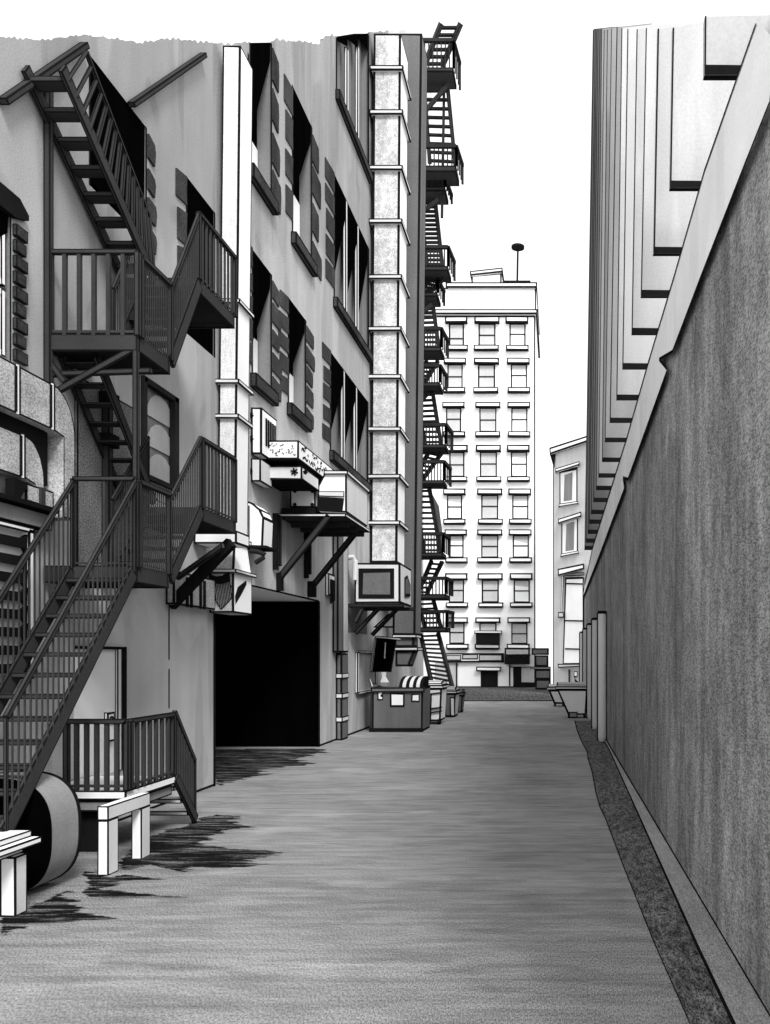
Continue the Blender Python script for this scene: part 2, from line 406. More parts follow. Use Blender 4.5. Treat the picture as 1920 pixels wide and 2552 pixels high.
mb = MB(); mb.prism([(XL, 8.0, 7.2), (XL, 9.30, 7.2), (XL, 9.52, 7.28), (XL, 9.52, 7.34), (XL, 9.36, 7.45), (XL, 8.0, 7.45)], (.06, 0, 0), 0); build(mb, 'lintel', M['ink'], w)
mb = MB()
for z0_, z1_ in ((5.62, 6.35), (6.40, 7.15)):
    mb.box(XL - .08, XL - .02, 8.1, 9.24, z0_, z0_ + .06); mb.box(XL - .08, XL - .02, 8.1, 9.24, z1_ - .06, z1_)
    for yy in (8.6, 9.0, 9.16): mb.box(XL - .085, XL - .015, yy, yy + .07, z0_, z1_, 0, .012)
build(mb, 'frame', M['white'], w)
deep_window(sb, 10.85, 12.34, 8.45, 10.15, 10.15, q=(0, 1), nq=4, full=True, sill=False, shadow_panel=.95, depth=.5, white=False)
deep_window(sb, 13.69, 14.80, 7.62, 10.2, 10.2, q=(1, 0), nq=4, full=True, sill=False, shadow_panel=1.0, depth=.6, white=False)
# casement with arched reflections painted as pale plates
mb = MB(); mb.poly([(XL - .05, 12.2, 4.95), (XL - .05, 13.3, 4.95), (XL - .05, 13.3, 6.4), (XL - .05, 12.2, 6.4)])
w = build(mb, 'window', M['jamb'], sb)
for z in (5.02, 5.47, 5.92):
    mb = MB(); A = [(XL - .03, 12.42 + .44 * (1 - math.cos(t * math.pi / 8)), z + (.40 if True else 0) * math.sin(t * math.pi / 8)) for t in range(9)]
    mb.poly(A); build(mb, 'arched_reflection', M['wall'], w)
mb = MB()
for a, b, c, d in ((12.2, 13.3, 6.34, 6.42), (12.2, 13.3, 4.93, 5.0)): mb.box(XL - .04, XL + .06, a, b, c, d)
for a, b in ((12.18, 12.27), (13.16, 13.3)): mb.box(XL - .04, XL + .06, a, b, 4.93, 6.42)
build(mb, 'frame', M['iron_dark'], w)
# pale door with a lock plate
mb = MB(); mb.box(XL - .05, XL - .01, 10.5, 11.62, .72, 2.42, 0, 0)
d = build(mb, 'door', M['white'], sb)
mb = MB(); mb.box(XL - .01, XL + .03, 11.5, 11.60, .72, 2.42, 0, .018); mb.box(XL - .01, XL + .03, 10.5, 11.72, 2.40, 2.44, 1, 0); mb.box(XL - .01, XL + .03, 11.66, 11.74, .72, 2.44, 1)
build(mb, 'frame', [M['light'], M['ink']], d)
mb = MB(); mb.box(XL - .01, XL + .04, 11.22, 11.40, 1.15, 1.55, 0, .03)
mb.tube([(XL + .05, 11.30 + .045*math.cos(t*.7), 1.44 + .045*math.sin(t*.7)) for t in range(10)], .014, 6, 1)
mb.bar((XL + .05, 11.35, 1.48), (XL + .05, 11.37, 1.38), .025, .02, 1)
build(mb, 'lock_plate', [M['white'], M['ink']], d)

# --- second building with the deep windows and the dark bay
bb = thing('brick_quoin_building', (XL, 26, 0), 'tall grey building with toothed brick window edges beyond the white duct', 'building')
YBAY, ZB = 21.3, 3.72
def Yp(x): return yx(x, XL)
W1a, W1b = (Yp(540), Yp(586)), (Yp(545), Yp(586)); W2a, W2b = (Yp(632), Yp(673)), (Yp(623), Yp(660)); W3a, W3b, W3c = (Yp(722), 26.85), (Yp(714), 26.75), (Yp(727), 26.85)
hB = [(YA, YBAY, 0, ZB), (*W1b, 7.96, 10.45), (*W1a, 12.05, 99), (*W2b, 8.05, 10.45), (*W2a, 12.05, 15.45),
      (*W3b, 7.85, 10.5), (*W3a, 12.1, 15.5), (*W3c, 17.9, 99)]
mb = MB(); wall_sheet(mb, XL, YA, 30.0, lambda x: ragged(x, topB), hB, step=7)
xline(mb, XL + .004, (15.3, ZB), (YBAY, ZB), 4); xline(mb, XL + .004, (YBAY, 0), (YBAY, ZB), 4)
xline(mb, XL + .004, (YBAY, .03), (29.5, .03), 4); xline(mb, XL + .004, (16.42, 7), (16.42, 14.2), 3)
# far stretch of the same wall, its end leaning outwards
mb.poly([(XL, 30, 0), (XL, 37.9, 0), (XL, 37.9, 20), (XL, 39.5, 27), (XL, 42.2, zw(58, 42.2)), (XL, 40.5, zw(56, 40.5)), (XL, 38.5, zw(60, 38.5)), (XL, 30, zw(66, 30))], 1)
build(mb, 'wall', [M['wall_b'], M['wall_pale']], bb)
mb = MB()   # bay opening: far face blackened as shade, hidden walls white to bounce light
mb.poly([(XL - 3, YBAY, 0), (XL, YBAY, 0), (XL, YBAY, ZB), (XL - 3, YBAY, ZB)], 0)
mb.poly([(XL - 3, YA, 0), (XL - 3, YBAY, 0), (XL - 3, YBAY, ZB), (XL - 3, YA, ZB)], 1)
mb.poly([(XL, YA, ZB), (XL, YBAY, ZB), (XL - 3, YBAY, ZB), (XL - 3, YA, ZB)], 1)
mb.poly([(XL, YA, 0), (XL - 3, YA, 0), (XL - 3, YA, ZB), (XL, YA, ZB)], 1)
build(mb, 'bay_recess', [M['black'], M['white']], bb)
zt = lambda Y: zw(92, Y)
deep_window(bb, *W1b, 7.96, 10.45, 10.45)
deep_window(bb, *W1a, 12.05, zt(W1a[0]), zt(W1a[1]), shadow_panel=.80, nq=4, q=(0, 1))
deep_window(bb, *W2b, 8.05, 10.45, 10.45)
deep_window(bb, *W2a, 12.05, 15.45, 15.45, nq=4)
deep_window(bb, *W3b, 7.85, 10.5, 10.5, bays=3, white=False, q=(1, 0), shadow_panel=.85, depth=.45)
deep_window(bb, *W3a, 12.1, 15.5, 15.5, bays=3, white=False, q=(1, 0), shadow_panel=.85, depth=.45)
deep_window(bb, *W3c, 17.9, zw(84, W3c[0]), zw(72, 26.85), bays=3, white=False, q=(0, 0), shadow_panel=.02, depth=.45)

# --- wall fittings on the second building
mb = MB()
mb.box(XL, XL + .16, 22.55, 23.1, 2.42, 5.85, 0, .05); 
mb.box(XL, XL + .12, 23.12, 23.8, 2.42, 5.9, 1, .05)
tb = build(mb, 'downpipe', [M['dark'], M['wall_b']], None, (XL + .1, 23.2, 0))
tag(tb, 'flat dark downpipe with pale bands running to the ground right of the black bay', 'downpipe')
mb = MB(); mb.box(XL + .0, XL + .17, 22.9, 23.55, 0, 2.40, 0, .05)
build(mb, 'lower_pipe', M['dark'], tb)
for z in (.5, 1.15, 1.7):
    mb = MB(); mb.box(XL + .0, XL + .19, 22.88, 23.57, z, z + .15, 0, .03); build(mb, 'band', M['light'], tb)
mb = MB()
mb.box(XL, XL + .1, 21.85, 22.45, 3.9, 4.5, 0, .05)
for k in range(3): mb.box(XL + .1, XL + .13, 21.95 + k*.17, 22.02 + k*.17, 3.7 + .05*k, 4.35, 1)
tag(build(mb, 'wall_vent', [M['light'], M['ink']], None, (XL, 22.1, 3.9)), 'small barred vent on the wall just left of the downpipe', 'vent')
mb = MB()
a, b, c, d_ = 25.2, 27.7, 1.2, 2.45
mb.poly([(XL + .02, a, c), (XL + .02, b, c), (XL + .02, b, d_), (XL + .02, a, d_)], 0)
for (p, q_) in (((a, c), (a, d_)), ((a, d_), (b, d_)), ((a, c), (b, c)), ((b, c), (b, d_))):
    mb.bar((XL + .04, *p), (XL + .04, *q_), .24 if p[0] == q_[0] else .08, .09, 1, .035, up=(1, 0, 0))
tag(build(mb, 'wall_hatch', [M['wall_b'], M['light']], None, (XL, 26.4, 1.2)), 'framed hatch in the wall behind the open dumpster lid', 'hatch')

# ------------------------------------------------------------------ ducts
def star(mb, x, y, Y, r, mat=1, n=3):
    for k in range(n):
        a = k * math.pi / n + .3
        dx, dy = math.cos(a) * r, math.sin(a) * r
        mb.bar(at(x - dx, y - dy, Y), at(x + dx, y + dy, Y), ipx(3, Y), ipx(3, Y), mat)
def column_duct(name, x0, x1, y0, y1, z0, z1, flanges, lean, label, mats, ink):
    t = thing(name, ((x0+x1)/2, (y0+y1)/2, z0), label, 'duct')
    mb = MB(); mb.box(x0, x1, y0, y1, z0, z1, 0, ink, {3: 1}, lean); build(mb, 'shaft', mats, t)  # right side white: light painted onto that face
    for z in flanges:
        o = lean * (z - z0) / (z1 - z0); g = ipx(7, y0)
        mb = MB(); mb.box(x0 - g + o, x1 + g + o, y0 - g, y1 + g, z - ipx(5, y0), z + ipx(5, y0), 0, ipx(3.6, y0)); build(mb, 'flange', M['light'], t)
    return t
D1 = column_duct('wall_duct', XL + .01, -5.77, 14.9, 15.5, zw(1172, 14.9), zw(98, 14.9), [zw(y, 14.9) for y in (1165, 900, 825, 652)], .10,
                 'slim white square duct climbing the building corner above the black bay', [M['stip_n'], M['white']], ipx(4, 15))
# hood at the foot of the slim duct
hd = thing('duct_hood', (-5.9, 14.9, 3.09), 'white flared box with black wing shaped mark under the slim corner duct', 'hood')
mb = MB(); zA, zB_, zC = zw(1172, 14.9), zw(1236, 14.6), zw(1324, 14.6)
mb.box(XL + .02, -5.66, 14.55, 15.42, zC, zB_, 0, .03, {3: 1}); build(mb, 'box', [M['stip'], M['white']], hd)  # right side whitened as the lit face, same on the flare
mb = MB(); mb.hexa([(XL+.02,14.55,zB_),(-5.66,14.55,zB_),(-5.66,15.42,zB_),(XL+.02,15.42,zB_),(XL+.01,14.9,zA),(-5.77,14.9,zA),(-5.77,15.5,zA),(XL+.01,15.5,zA)], 0, .03, {3: 1}); build(mb, 'flare', [M['stip'], M['white']], hd)
mb = MB(); mb.box(XL + .02, -5.6, 14.5, 15.5, zB_ - .02, zB_ + .05, 0, .025); build(mb, 'flange', M['light'], hd)
mb = MB(); Yh = 14.545
wing = [(456,1242),(468,1246),(482,1244),(488,1238),(496,1238),(497,1262),(503,1272),(502,1290),(492,1302),(478,1316),(468,1300),(462,1288),(460,1266)]
for a, b in zip(wing, wing[1:] + wing[:1]): mb.bar(at(*a, Yh), at(*b, Yh), .022, .012, 0)
def inside(x, y, P):
    c = False
    for (xa, ya), (xb, yb) in zip(P, P[1:] + P[:1]):
        if (ya > y) != (yb > y) and x < (xb - xa) * (y - ya) / (yb - ya) + xa: c = not c
    return c
for k in range(14):
    x = 457 + k * 3.4; run = None
    for j in range(46):
        y = 1236 + j * 1.9; on = inside(x + (y - 1240) * .12, y, wing)
        if on and run is None: run = y
        if run is not None and not on:
            mb.bar(at(x + (run - 1240) * .12, run, Yh), at(x + (y - 1240) * .12, y, Yh), .021, .010, 0); run = None
mb.poly([at(x, y, Yh) for x, y in ((456,1242),(468,1246),(482,1244),(488,1238),(496,1238),(497,1256),(478,1262),(459,1260))], 0)
mb.poly([(-5.655, *(lambda p: (p[1], p[2]))(onx(x, y, -5.655))) for x, y in ((508,1288),(514,1268),(532,1254),(533,1262),(522,1284),(509,1306))], 0)
build(mb, 'wing_mark', M['ink'], hd)
mb = MB(); mb.box(XL + .01, -5.96, 12.95, 14.5, zw(1314, 14.0), zw(1246, 14.0), 0, .03)
for yy in (13.35, 13.5, 13.85, 14.0): mb.box(-5.96, -5.93, yy, yy + .05, zw(1316, 14.0), zw(1255, 14.0), -1)
tag(build(mb, 'ribbed_duct', [M['stip']], None, (-6.0, 13.7, 3.1)), 'short ribbed duct on the wall left of the marked white hood', 'duct')
mb = MB(); mb.box(XL + .03, -5.36, 13.9, 14.48, zw(1174, 13.9), zw(1146, 13.9), 0, .03)
tag(build(mb, 'white_beam', M['white'], None, (-5.7, 14.2, 4.2)), 'white boxed beam crossing behind the upper landing of the near fire escape', 'beam')

zd = lambda y: zw(y, 27.0)
D2 = column_duct('wall_duct', -6.08, -5.2, 27.0, 28.3, zd(1216), zd(72), [zd(y) for y in (150, 245, 365, 480, 600, 712, 815, 928, 1030, 1130)], .12,
                 'tall flanged duct column of pale stippled sections left of the dark duct', [M['stip_f'], M['white']], ipx(4.5, 27))
d3 = thing('dark_duct', (-5.5, 29.5, 1.9), 'tall dark duct strip beside the far fire escape ending in a hood above the dumpsters', 'duct')
mb = MB(); z0, z1 = zw(1372, 29), zw(72, 29)
mb.box(-5.75, -4.96, 29.0, 30.2, z0, z1, 0, .07, {3: 0}, .24); build(mb, 'shaft', M['pier'], d3)
mb = MB(); mb.box(-5.68, -5.0, 29, 29.8, zw(1398, 29), zw(1374, 29), 0, .07); build(mb, 'collar', M['dark'], d3)
mb = MB(); mb.box(-5.75, -4.9, 28.9, 29.9, zw(1378, 29), zw(1371, 29), 0, .05); build(mb, 'flange', M['light'], d3)
mb = MB(); mb.box(-5.7, -4.85, 28.9, 29.9, zw(1406, 29), zw(1398, 29), 0, .05); build(mb, 'flange', M['light'], d3)
mb = MB(); a, b = zw(1440, 29), zw(1406, 29); mb.hexa([(-5.65,29,a),(-5.18,29,a),(-5.18,29.8,a),(-5.65,29.8,a),(-5.65,29,b),(-4.98,29,b),(-4.98,29.8,b),(-5.65,29.8,b)], 0, .07); build(mb, 'hood', M['dark'], d3)

# left horizontal ducts with elbows (outer face -5.85 / -5.95)
def elbow_duct(name, Xo, y0, ye, yr, zt_, zb, zend, seams, label, mat=None):
    t = thing(name, (Xo, y0, zb), label, 'duct', )
    R = yr - ye; prof = [(y0, zb), (y0, zt_), (ye, zt_)]
    n = 10
    for k in range(1, n + 1):
        a = k / n * math.pi / 2; prof.append((ye + R * math.sin(a), zt_ - (zt_ - zb) * 1.0 * (1 - math.cos(a))))
    prof += [(yr, zend), (yr - R * .55, zend), (yr - R * .55, zb - .03), (ye, zb)]
    mb = MB(); ring = [(Xo, y, z) for y, z in prof]
    mb.prism(ring, (XL - Xo + .01, 0, 0), 0, .02, 0, 0); build(mb, 'body', mat or M['stip'], t)
    for y in seams:
        mb = MB(); mb.box(Xo, Xo + .012, y, y + .03, zb, zt_, 0); mb.box(Xo, Xo + .016, y - .03, y, zb + .02, zt_ - .02, -1); mb.box(Xo, Xo + .016, y + .03, y + .055, zb, zt_, -1); build(mb, 'seam', M['white'], t)
    return t
e1 = elbow_duct('elbow_duct', -5.85, 7.6, 9.67, 10.1, 5.46, 4.93, 3.95, (9.0, 9.62), 'upper stippled duct on the left wall with elbow turning down', None)
e2 = elbow_duct('elbow_duct', -5.95, 7.6, 9.33, 9.66, 4.77, 4.29, 4.2, (9.24,), 'lower stippled duct with rounded end beneath the upper elbow duct', None)
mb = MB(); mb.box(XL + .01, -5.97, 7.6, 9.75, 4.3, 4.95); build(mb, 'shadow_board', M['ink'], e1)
# shelf unit under the ducts
sh = thing('wall_shelf', (-5.95, 9.2, 3.8), 'stippled panel shelf with dark base under the two left ducts', 'shelf')
mb = MB(); mb.box(XL + .01, -5.93, 9.3, 9.8, 4.04, 4.24, 0, .02); build(mb, 'panel', M['stip'], sh)
mb = MB(); mb.box(XL + .01, -5.86, 8.0, 9.8, 3.98, 4.03); mb.prism([(-5.9, 9.05, 4.24), (-5.9, 9.3, 4.24), (-5.9, 9.14, 4.03), (-5.9, 9.05, 4.03)], (-.1, 0, 0)); build(mb, 'base', M['ink'], sh)
mb = MB(); mb.box(XL + .01, -5.95, 8.0, 9.8, 3.78, 3.97, 0, .015, {0: 1}); build(mb, 'beam', [M['mid'], M['ink']], sh)
mb = MB(); mb.box(-5.94, -5.9, 9.52, 9.6, 4.04, 4.24); build(mb, 'post', M['iron'], sh)
# louvred vent
lv = thing('louvre_vent', (-6.0, 8.9, 2.2), 'tall louvred vent with dark curved slats at the left edge behind the stair', 'vent')
mb = MB(); mb.box(XL + .01, -6.03, 8.0, 9.42, 2.1, 3.72); build(mb, 'back_panel', M['light'], lv)
mb = MB(); mb.box(-6.06, -5.96, 9.40, 9.49, 2.05, 3.74, 0, .02); mb.box(-6.06, -5.96, 8.0, 9.49, 3.70, 3.77, 0, .02); build(mb, 'frame', M['white'], lv)
for k in range(8):
    z = 2.12 + k * .2
    mb = MB(); mb.prism([(-5.98, 8.0, z), (-5.98, 9.34, z), (-5.98, 9.39, z - .06), (-5.98, 9.40, z + .16), (-5.98, 9.3, z + .105), (-5.98, 8.0, z + .1)], (-.04, 0, 0)); build(mb, 'slat', M['ink'], lv)
# stippled wall panel with clamped conduit behind the stairs
pn = thing('wall_panel', (XL, 11.2, 3.35), 'large stippled metal panel on the wall behind the stair flights', 'panel')
mb = MB(); mb.box(XL + .01, XL + .05, 10.5, 12.0, 3.3, 5.85, 0, .02); build(mb, 'sheet', M['stip_d'], pn)
mb = MB(); mb.bar((XL + .1, 11.1, 3.3), (XL + .1, 11.1, 5.9), .1, .1, 0, .015); build(mb, 'conduit', M['iron'], pn)
for z in (5.65, 5.1): 
    mb = MB(); mb.box(XL + .05, XL + .2, 10.98, 11.22, z, z + .16); build(mb, 'clamp', M['ink'], pn)
for k, (p, q_) in enumerate((((7, 219), (184, 97)), ((284, 226), (441, 118)))):
    mb = MB(); A = onx(*p, XL + .06); B = onx(*q_, XL + .06); mb.bar(A, B, .07, .10, 0, .018, up=(1, 0, 0))
    tag(build(mb, 'diagonal_brace', M['iron'], None, A), ('diagonal dark pole over the top of the steep upper flight', 'diagonal dark pole on the wall right of the upper flight')[k], 'brace')

# ------------------------------------------------------------------ near fire escape
XO, XI = -5.0, -5.74
fe = thing('fire_escape', (-5.4, 9.9, 0), 'near dark iron fire escape with open stairs zigzagging up the stucco wall', 'fire escape')
IK = .016
def flight(P0, P1, X0, X1, n, name='stair_flight', sw=.17, tread=.17, rails=(), nb=14, rh=1.05, mat='iron', th=.03, ink=IK, bw=.014):
    """P0/P1 = (Y, Z) lower and upper ends; X0 inner, X1 outer stringer"""
    mb = MB(); mb.bar((X0, *P0), (X0, *P1), .045, sw, 0, ink); f = build(mb, name, M[mat], fe)
    mb = MB(); mb.bar((X1, *P0), (X1, *P1), .045, sw, 0, ink); build(mb, 'stringer', M[mat], f)
    for k in range(n):
        t = (k + .5) / n; y = P0[0] + (P1[0] - P0[0]) * t; z = P0[1] + (P1[1] - P0[1]) * t
        mb = MB(); mb.box(X0 + .02, X1 - .02, y - tread/2, y + tread/2, z - th/2, z + th/2, 0, ink * .7); build(mb, 'tread', M[mat], f)
    for X in rails:
        mb = MB(); railing(mb, (X, *P0), (X, *P1), rh, nb, bw, .045, 0, .010, pw=.03, bottom=0); build(mb, 'handrail', M['iron'], f)
    return f
def landing(y0, y1, z, x0, x1, name='landing', d=.18):
    mb = MB()
    mb.box(x0, x1, y0, y0 + .05, z - d, z + .02, 0, IK); mb.box(x0, x1, y1 - .05, y1, z - d, z + .02, 0, IK)
    mb.box(x1 - .05, x1 + .003, y0 + .05, y1 - .05, z - d + .003, z + .021, 0, IK); mb.box(x0, x0 + .05, y0 + .05, y1 - .05, z - d + .003, z + .021, 0, IK)
    l = build(mb, name, M['iron'], fe)
    mb = MB()
    n = int((y1 - y0) / .09)
    for k in range(1, n): mb.box(x0 + .02, x1 - .02, y0 + k * .09, y0 + k * .09 + .05, z - .05, z - .01)
    mb.box(x0 + .03, x1 - .03, y0 + .04, y1 - .04, z - d * .7, z - d * .66)
    build(mb, 'deck_grating', M['iron_dark'], l)
    return l
# flight 1 from the stoop to landing L1
flight((7.55, .70), (9.85, 3.30), XI, XO - .02, 12, rails=(XI, XO), nb=26, th=.05, tread=.16)
l1 = landing(9.85, 10.72, 3.36, XL + .02, XO)
mb = MB(); railing(mb, (XI, 9.87, 3.36), (XO, 9.87, 3.36), 1.05, 2, .03, .05, 0, .012); 
railing(mb, (XO + .004, 9.93, 3.36), (XO + .004, 10.72, 3.36), 1.03, 15, .012, .058, 0, .012)
for k in range(6): mb.bar((XO, 9.9, 3.5 + k*.15), (XO, 10.72, 3.5 + k*.15), .008)
build(mb, 'railing', M['iron'], l1)
flight((10.74, 3.30), (11.68, 4.36), XI, XO, 6, rails=(XO, XI), nb=17, rh=1.02)
l2 = landing(11.68, 12.9, 4.38, XL + .02, XO)
mb = MB(); railing(mb, (XO, 11.7, 4.38), (XO, 12.9, 4.38), .98, 10, .03, .06, 0, .014); build(mb, 'railing', M['iron'], l2)
mb = MB(); mb.bar(at(369, 1308, 13.1), at(500, 1172, 12.85), .11, .16, 0, 0); mb.bar(at(384, 1248, 12.9), at(482, 1179, 12.2), .05, .08, 1, .014)
build(mb, 'brace', [M['ink'], M['iron']], fe)
# inner flight climbing back to U1
flight((11.6, 4.45), (10.15, 5.98), XL + .06, -5.62, 8, mat='iron', sw=.13)
u1 = landing(9.9, 10.75, 6.12, XL + .02, XO)
mb = MB(); railing(mb, (XL + .06, 9.92, 6.12), (XO, 9.92, 6.12), 1.0, 6, .045, .055, 0, .013, pw=.06)
railing(mb, (XO + .004, 9.985, 6.12), (XO + .004, 10.75, 6.12), .98, 16, .011, .058, 0, .012)
build(mb, 'railing', M['iron'], u1)
flight((10.76, 6.1), (11.6, 7.5), XI, XO, 7, rails=(XO, XI), nb=16, rh=.95)
u2 = landing(11.6, 12.9, 7.56, XL + .02, XO)
mb = MB(); railing(mb, (XO, 11.6, 7.56), (XO, 12.9, 7.56), .92, 10, .028, .06, 0, .014); build(mb, 'railing', M['iron'], u2)
# steep upper flight with its balustrade
flight((11.6, 7.55), (9.45, 8.98), XL + .06, -5.62, 8, sw=.16, tread=.19, th=.06)
mb = MB(); A0, A1 = Vector((-5.62, 11.6, 7.55)), Vector((-5.62, 9.55, 8.91)); B0, B1 = Vector((-5.69, 11.6, 8.44)), Vector((-5.50, 9.72, 9.36))
mb.bar(B0, B1, .045, .05, 0, .012)
for k in range(15): mb.bar(A0.lerp(A1, k / 14), B0.lerp(B1, k / 14), .04 if k else .06, .04, 0, .008)
build(mb, 'handrail', M['iron'], fe)
# posts and braces
mb = MB(); mb.bar((XL + .05, 9.9, 5.45), (XL + .05, 9.9, 9.1), .075, .075, 0, .014); build(mb, 'post', M['iron'], fe)
mb = MB(); mb.bar((XO - .02, 9.92, 3.36), (XO - .02, 9.92, 5.95), .06, .06, 0, .012); build(mb, 'post', M['iron'], fe)
mb = MB()
for a, b in (((102, 809), (327, 801)),): mb.bar(at(*a, 9.95), at(*b, 9.95), .06, .06, 0, .013)
build(mb, 'cross_beam', M['iron'], fe)
for a, b in (((88, 756), (142, 826)), ((292, 752), (129, 842))):
    mb = MB(); mb.bar(at(*a, 9.93), at(*b, 9.93), .05, .07, 0, .014); build(mb, 'brace', M['iron'], fe)

# ------------------------------------------------------------------ porch, frames and drum
po = thing('porch', (-5.5, 10.2, 0), 'low wooden porch with thick railing and three steps at the pale door', 'porch')
mb = MB(); mb.box(XL + .02, -5.0, 9.65, 10.9, .64, .75, 0, .02, {2: 1, 3: 1}); build(mb, 'deck', [M['light'], M['white']], po)
mb = MB(); mb.box(XL + .05, -5.04, 9.69, 10.88, .50, .63, 0, .02); build(mb, 'joist', M['mid'], po)
mb = MB(); mb.box(XL + .05, -5.25, 9.8, 9.85, .02, .48); build(mb, 'deck_shadow', M['ink'], po)  # black sheet painted in for the shade beneath the deck
mb = MB(); railing(mb, (-5.70, 9.67, .75), (-5.0, 9.67, .75), .80, 6, .045, .06, 0, .014, pw=.06)
railing(mb, (-4.996, 9.74, .75), (-5.02, 10.88, .75), .80, 7, .042, .058, 0, .014, pw=.058); build(mb, 'railing', M['iron'], po)
mb = MB(); railing(mb, (-5.02, 10.9, .72), (-5.02, 11.5, .0), .86, 8, .035, .06, 0, .014, pw=.05, bottom=0); mb.bar((-5.0, 10.9, .72), (-5.0, 11.5, .06), .05, .12, 0, .014); build(mb, 'stair_railing', M['iron'], po)
for k in range(3):
    mb = MB(); y = 10.93 + k * .2; z = .54 - k * .2; mb.box(XL + .3, -5.03, y, y + .2, z, z + .06, 0, .015); build(mb, 'step', M['light'], po)

fr = thing('concrete_frame', (-4.75, 9.2, 0), 'white inverted U frame standing at the porch edge', 'frame')
Xf, Yf0, Yf1 = -4.72, 8.75, 9.65
mb = MB(); mb.box(Xf - .115, Xf, Yf0, Yf0 + .2, 0, .58, 0, .013, {3: 1}); build(mb, 'leg', [M['white'], M['light']], fr)  # front white, right side greyer: shading put into the face colours
mb = MB(); mb.box(Xf - .115, Xf, Yf1 - .2, Yf1, 0, .58, 0, .013, {3: 1}); build(mb, 'leg', [M['white'], M['light']], fr)
mb = MB(); mb.box(Xf - .115, Xf, Yf0, Yf1, .582, .73, 0, .013, {3: 1}); build(mb, 'lintel', [M['white'], M['light']], fr)
st = thing('stair_stoop', (-5.2, 7.0, 0), 'white layered slab on one leg at the foot of the stair in the corner', 'stoop')
mb = MB(); mb.box(-5.9, -4.72, 6.3, 7.62, .60, .66, 0, .014); build(mb, 'slab', M['white'], st)
mb = MB(); mb.box(-5.9, -4.80, 6.3, 7.60, .662, .72, 0, .012); build(mb, 'top_slab', M['light'], st)
mb = MB(); mb.box(-5.88, -4.84, 6.35, 7.54, .53, .598, 0, .012); build(mb, 'underslab', M['light'], st)
mb = MB(); mb.box(-4.93, -4.79, 7.36, 7.52, 0, .53, 0, .016, {3: 1}); build(mb, 'leg', [M['white'], M['light']], st)  # right face greyer, shading painted per face
mb = MB(); mb.box(-5.85, -5.7, 7.36, 7.52, 0, .53, 0, .016, {3: 1}); build(mb, 'leg', [M['white'], M['light']], st)
dr = thing('drum', (-5.42, 8.2, 0), 'big dark drum on its side with black open mouth under the stair', 'drum')
def squircle(cx_, cz, r, n=36, p=2.7):
    o = []
    for k in range(n):
        a = 2 * math.pi * k / n; c, s_ = math.cos(a), math.sin(a)
        o.append((cx_ + r * math.copysign(abs(c) ** (2/p), c), cz + r * math.copysign(abs(s_) ** (2/p), s_)))
    return o
S = squircle(-5.42, .57, .565, 96)
mb = MB(); n = len(S)
for k in range(n):
    a, b = S[k], S[(k+1) % n]; mb.poly([(a[0], 8.0, a[1]), (b[0], 8.0, b[1]), (b[0], 8.46, b[1]), (a[0], 8.46, a[1])], 0)
mb.poly([(x, 8.46, z) for x, z in S], 0); build(mb, 'shell', M['mid'], dr)
mb = MB(); mb.poly([(x, 7.995, z) for x, z in S], 0); build(mb, 'mouth', M['black'], dr)
mb = MB(); S2 = squircle(-5.42, .57, .575, 96)
for k in range(n):
    a, b, c, d_ = S[k], S[(k+1) % n], S2[(k+1) % n], S2[k]
    mb.hexa([(a[0],8.44,a[1]),(b[0],8.44,b[1]),(c[0],8.44,c[1]),(d_[0],8.44,d_[1]),(a[0],8.48,a[1]),(b[0],8.48,b[1]),(c[0],8.48,c[1]),(d_[0],8.48,d_[1])], 0)
build(mb, 'rim', M['ink'], dr)

# ------------------------------------------------------------------ air conditioning cluster
Yc = 16.55
c1 = thing('equipment_cabinet', (-6.0, 17, 6.3), 'white upright cabinet with barred side vent, highest of the wall units', 'cabinet')
mb = MB(); mb.box(XL + .01, -5.88, Yc, 17.45, zw(981, Yc), zw(880, Yc), 0, .035); build(mb, 'casing', M['white'], c1)
mb = MB()
for k in range(5): mb.box(-5.875, -5.86, 16.75 + k * .13, 16.82 + k*.13, 6.55, 7.1)
build(mb, 'grille', M['ink'], c1)
mb = MB(); star(mb, 541, 896, Yc - .01, 7, 0); star(mb, 540, 946, Yc - .01, 8, 0); build(mb, 'bolt', M['ink'], c1)
c2 = thing('equipment_cabinet', (-6.0, 17, 5.8), 'short grey box with star bolt below the white upright cabinet', 'cabinet')
mb = MB(); mb.box(XL + .01, -5.9, Yc, 17.2, zw(1040, Yc), zw(990, Yc), 0, .03); build(mb, 'casing', M['light'], c2)
mb = MB(); star(mb, 539, 1017, Yc - .01, 7, 0); build(mb, 'bolt', M['ink'], c2)
Y2 = 16.95
c3 = thing('speckled_duct', (-5.6, 18.5, 6.35), 'white speckled horizontal duct with black underside on the wall', 'duct')
zt2, zb2 = zw(951, Y2), zw(992, Y2)
mb = MB(); mb.box(XL + .01, -5.27, Y2, 20.6, zb2, zt2, 0, .035, {0: 1}); build(mb, 'casing', [M['white'], M['ink']], c3)
mb = MB()
for k in range(46):
    a = random.uniform(0, math.pi); r = random.uniform(.8, 2.6)
    x, y = random.uniform(568, 640), random.uniform(958, 984)
    mb.bar(at(x - r*math.cos(a), y - r*math.sin(a), Y2 - .006), at(x + r*math.cos(a), y + r*math.sin(a), Y2 - .006), .022, .01)
for k in range(60):
    yy = random.uniform(Y2 + .15, 20.4); z = random.uniform(zb2 + .05, zt2 - .05); a = random.uniform(0, 3.1); r = random.uniform(.015, .04)
    mb.bar((-5.264, yy - 2*r*math.cos(a), z - r*math.sin(a)), (-5.264, yy + 2*r*math.cos(a), z + r*math.sin(a)), .03, .01, up=(1, 0, 0))
build(mb, 'speckles', M['ink'], c3)
mb = MB(); mb.box(XL + .01, -5.6, 20.65, 22.3, zb2 + .1, zt2 + .15, 0, .035); 
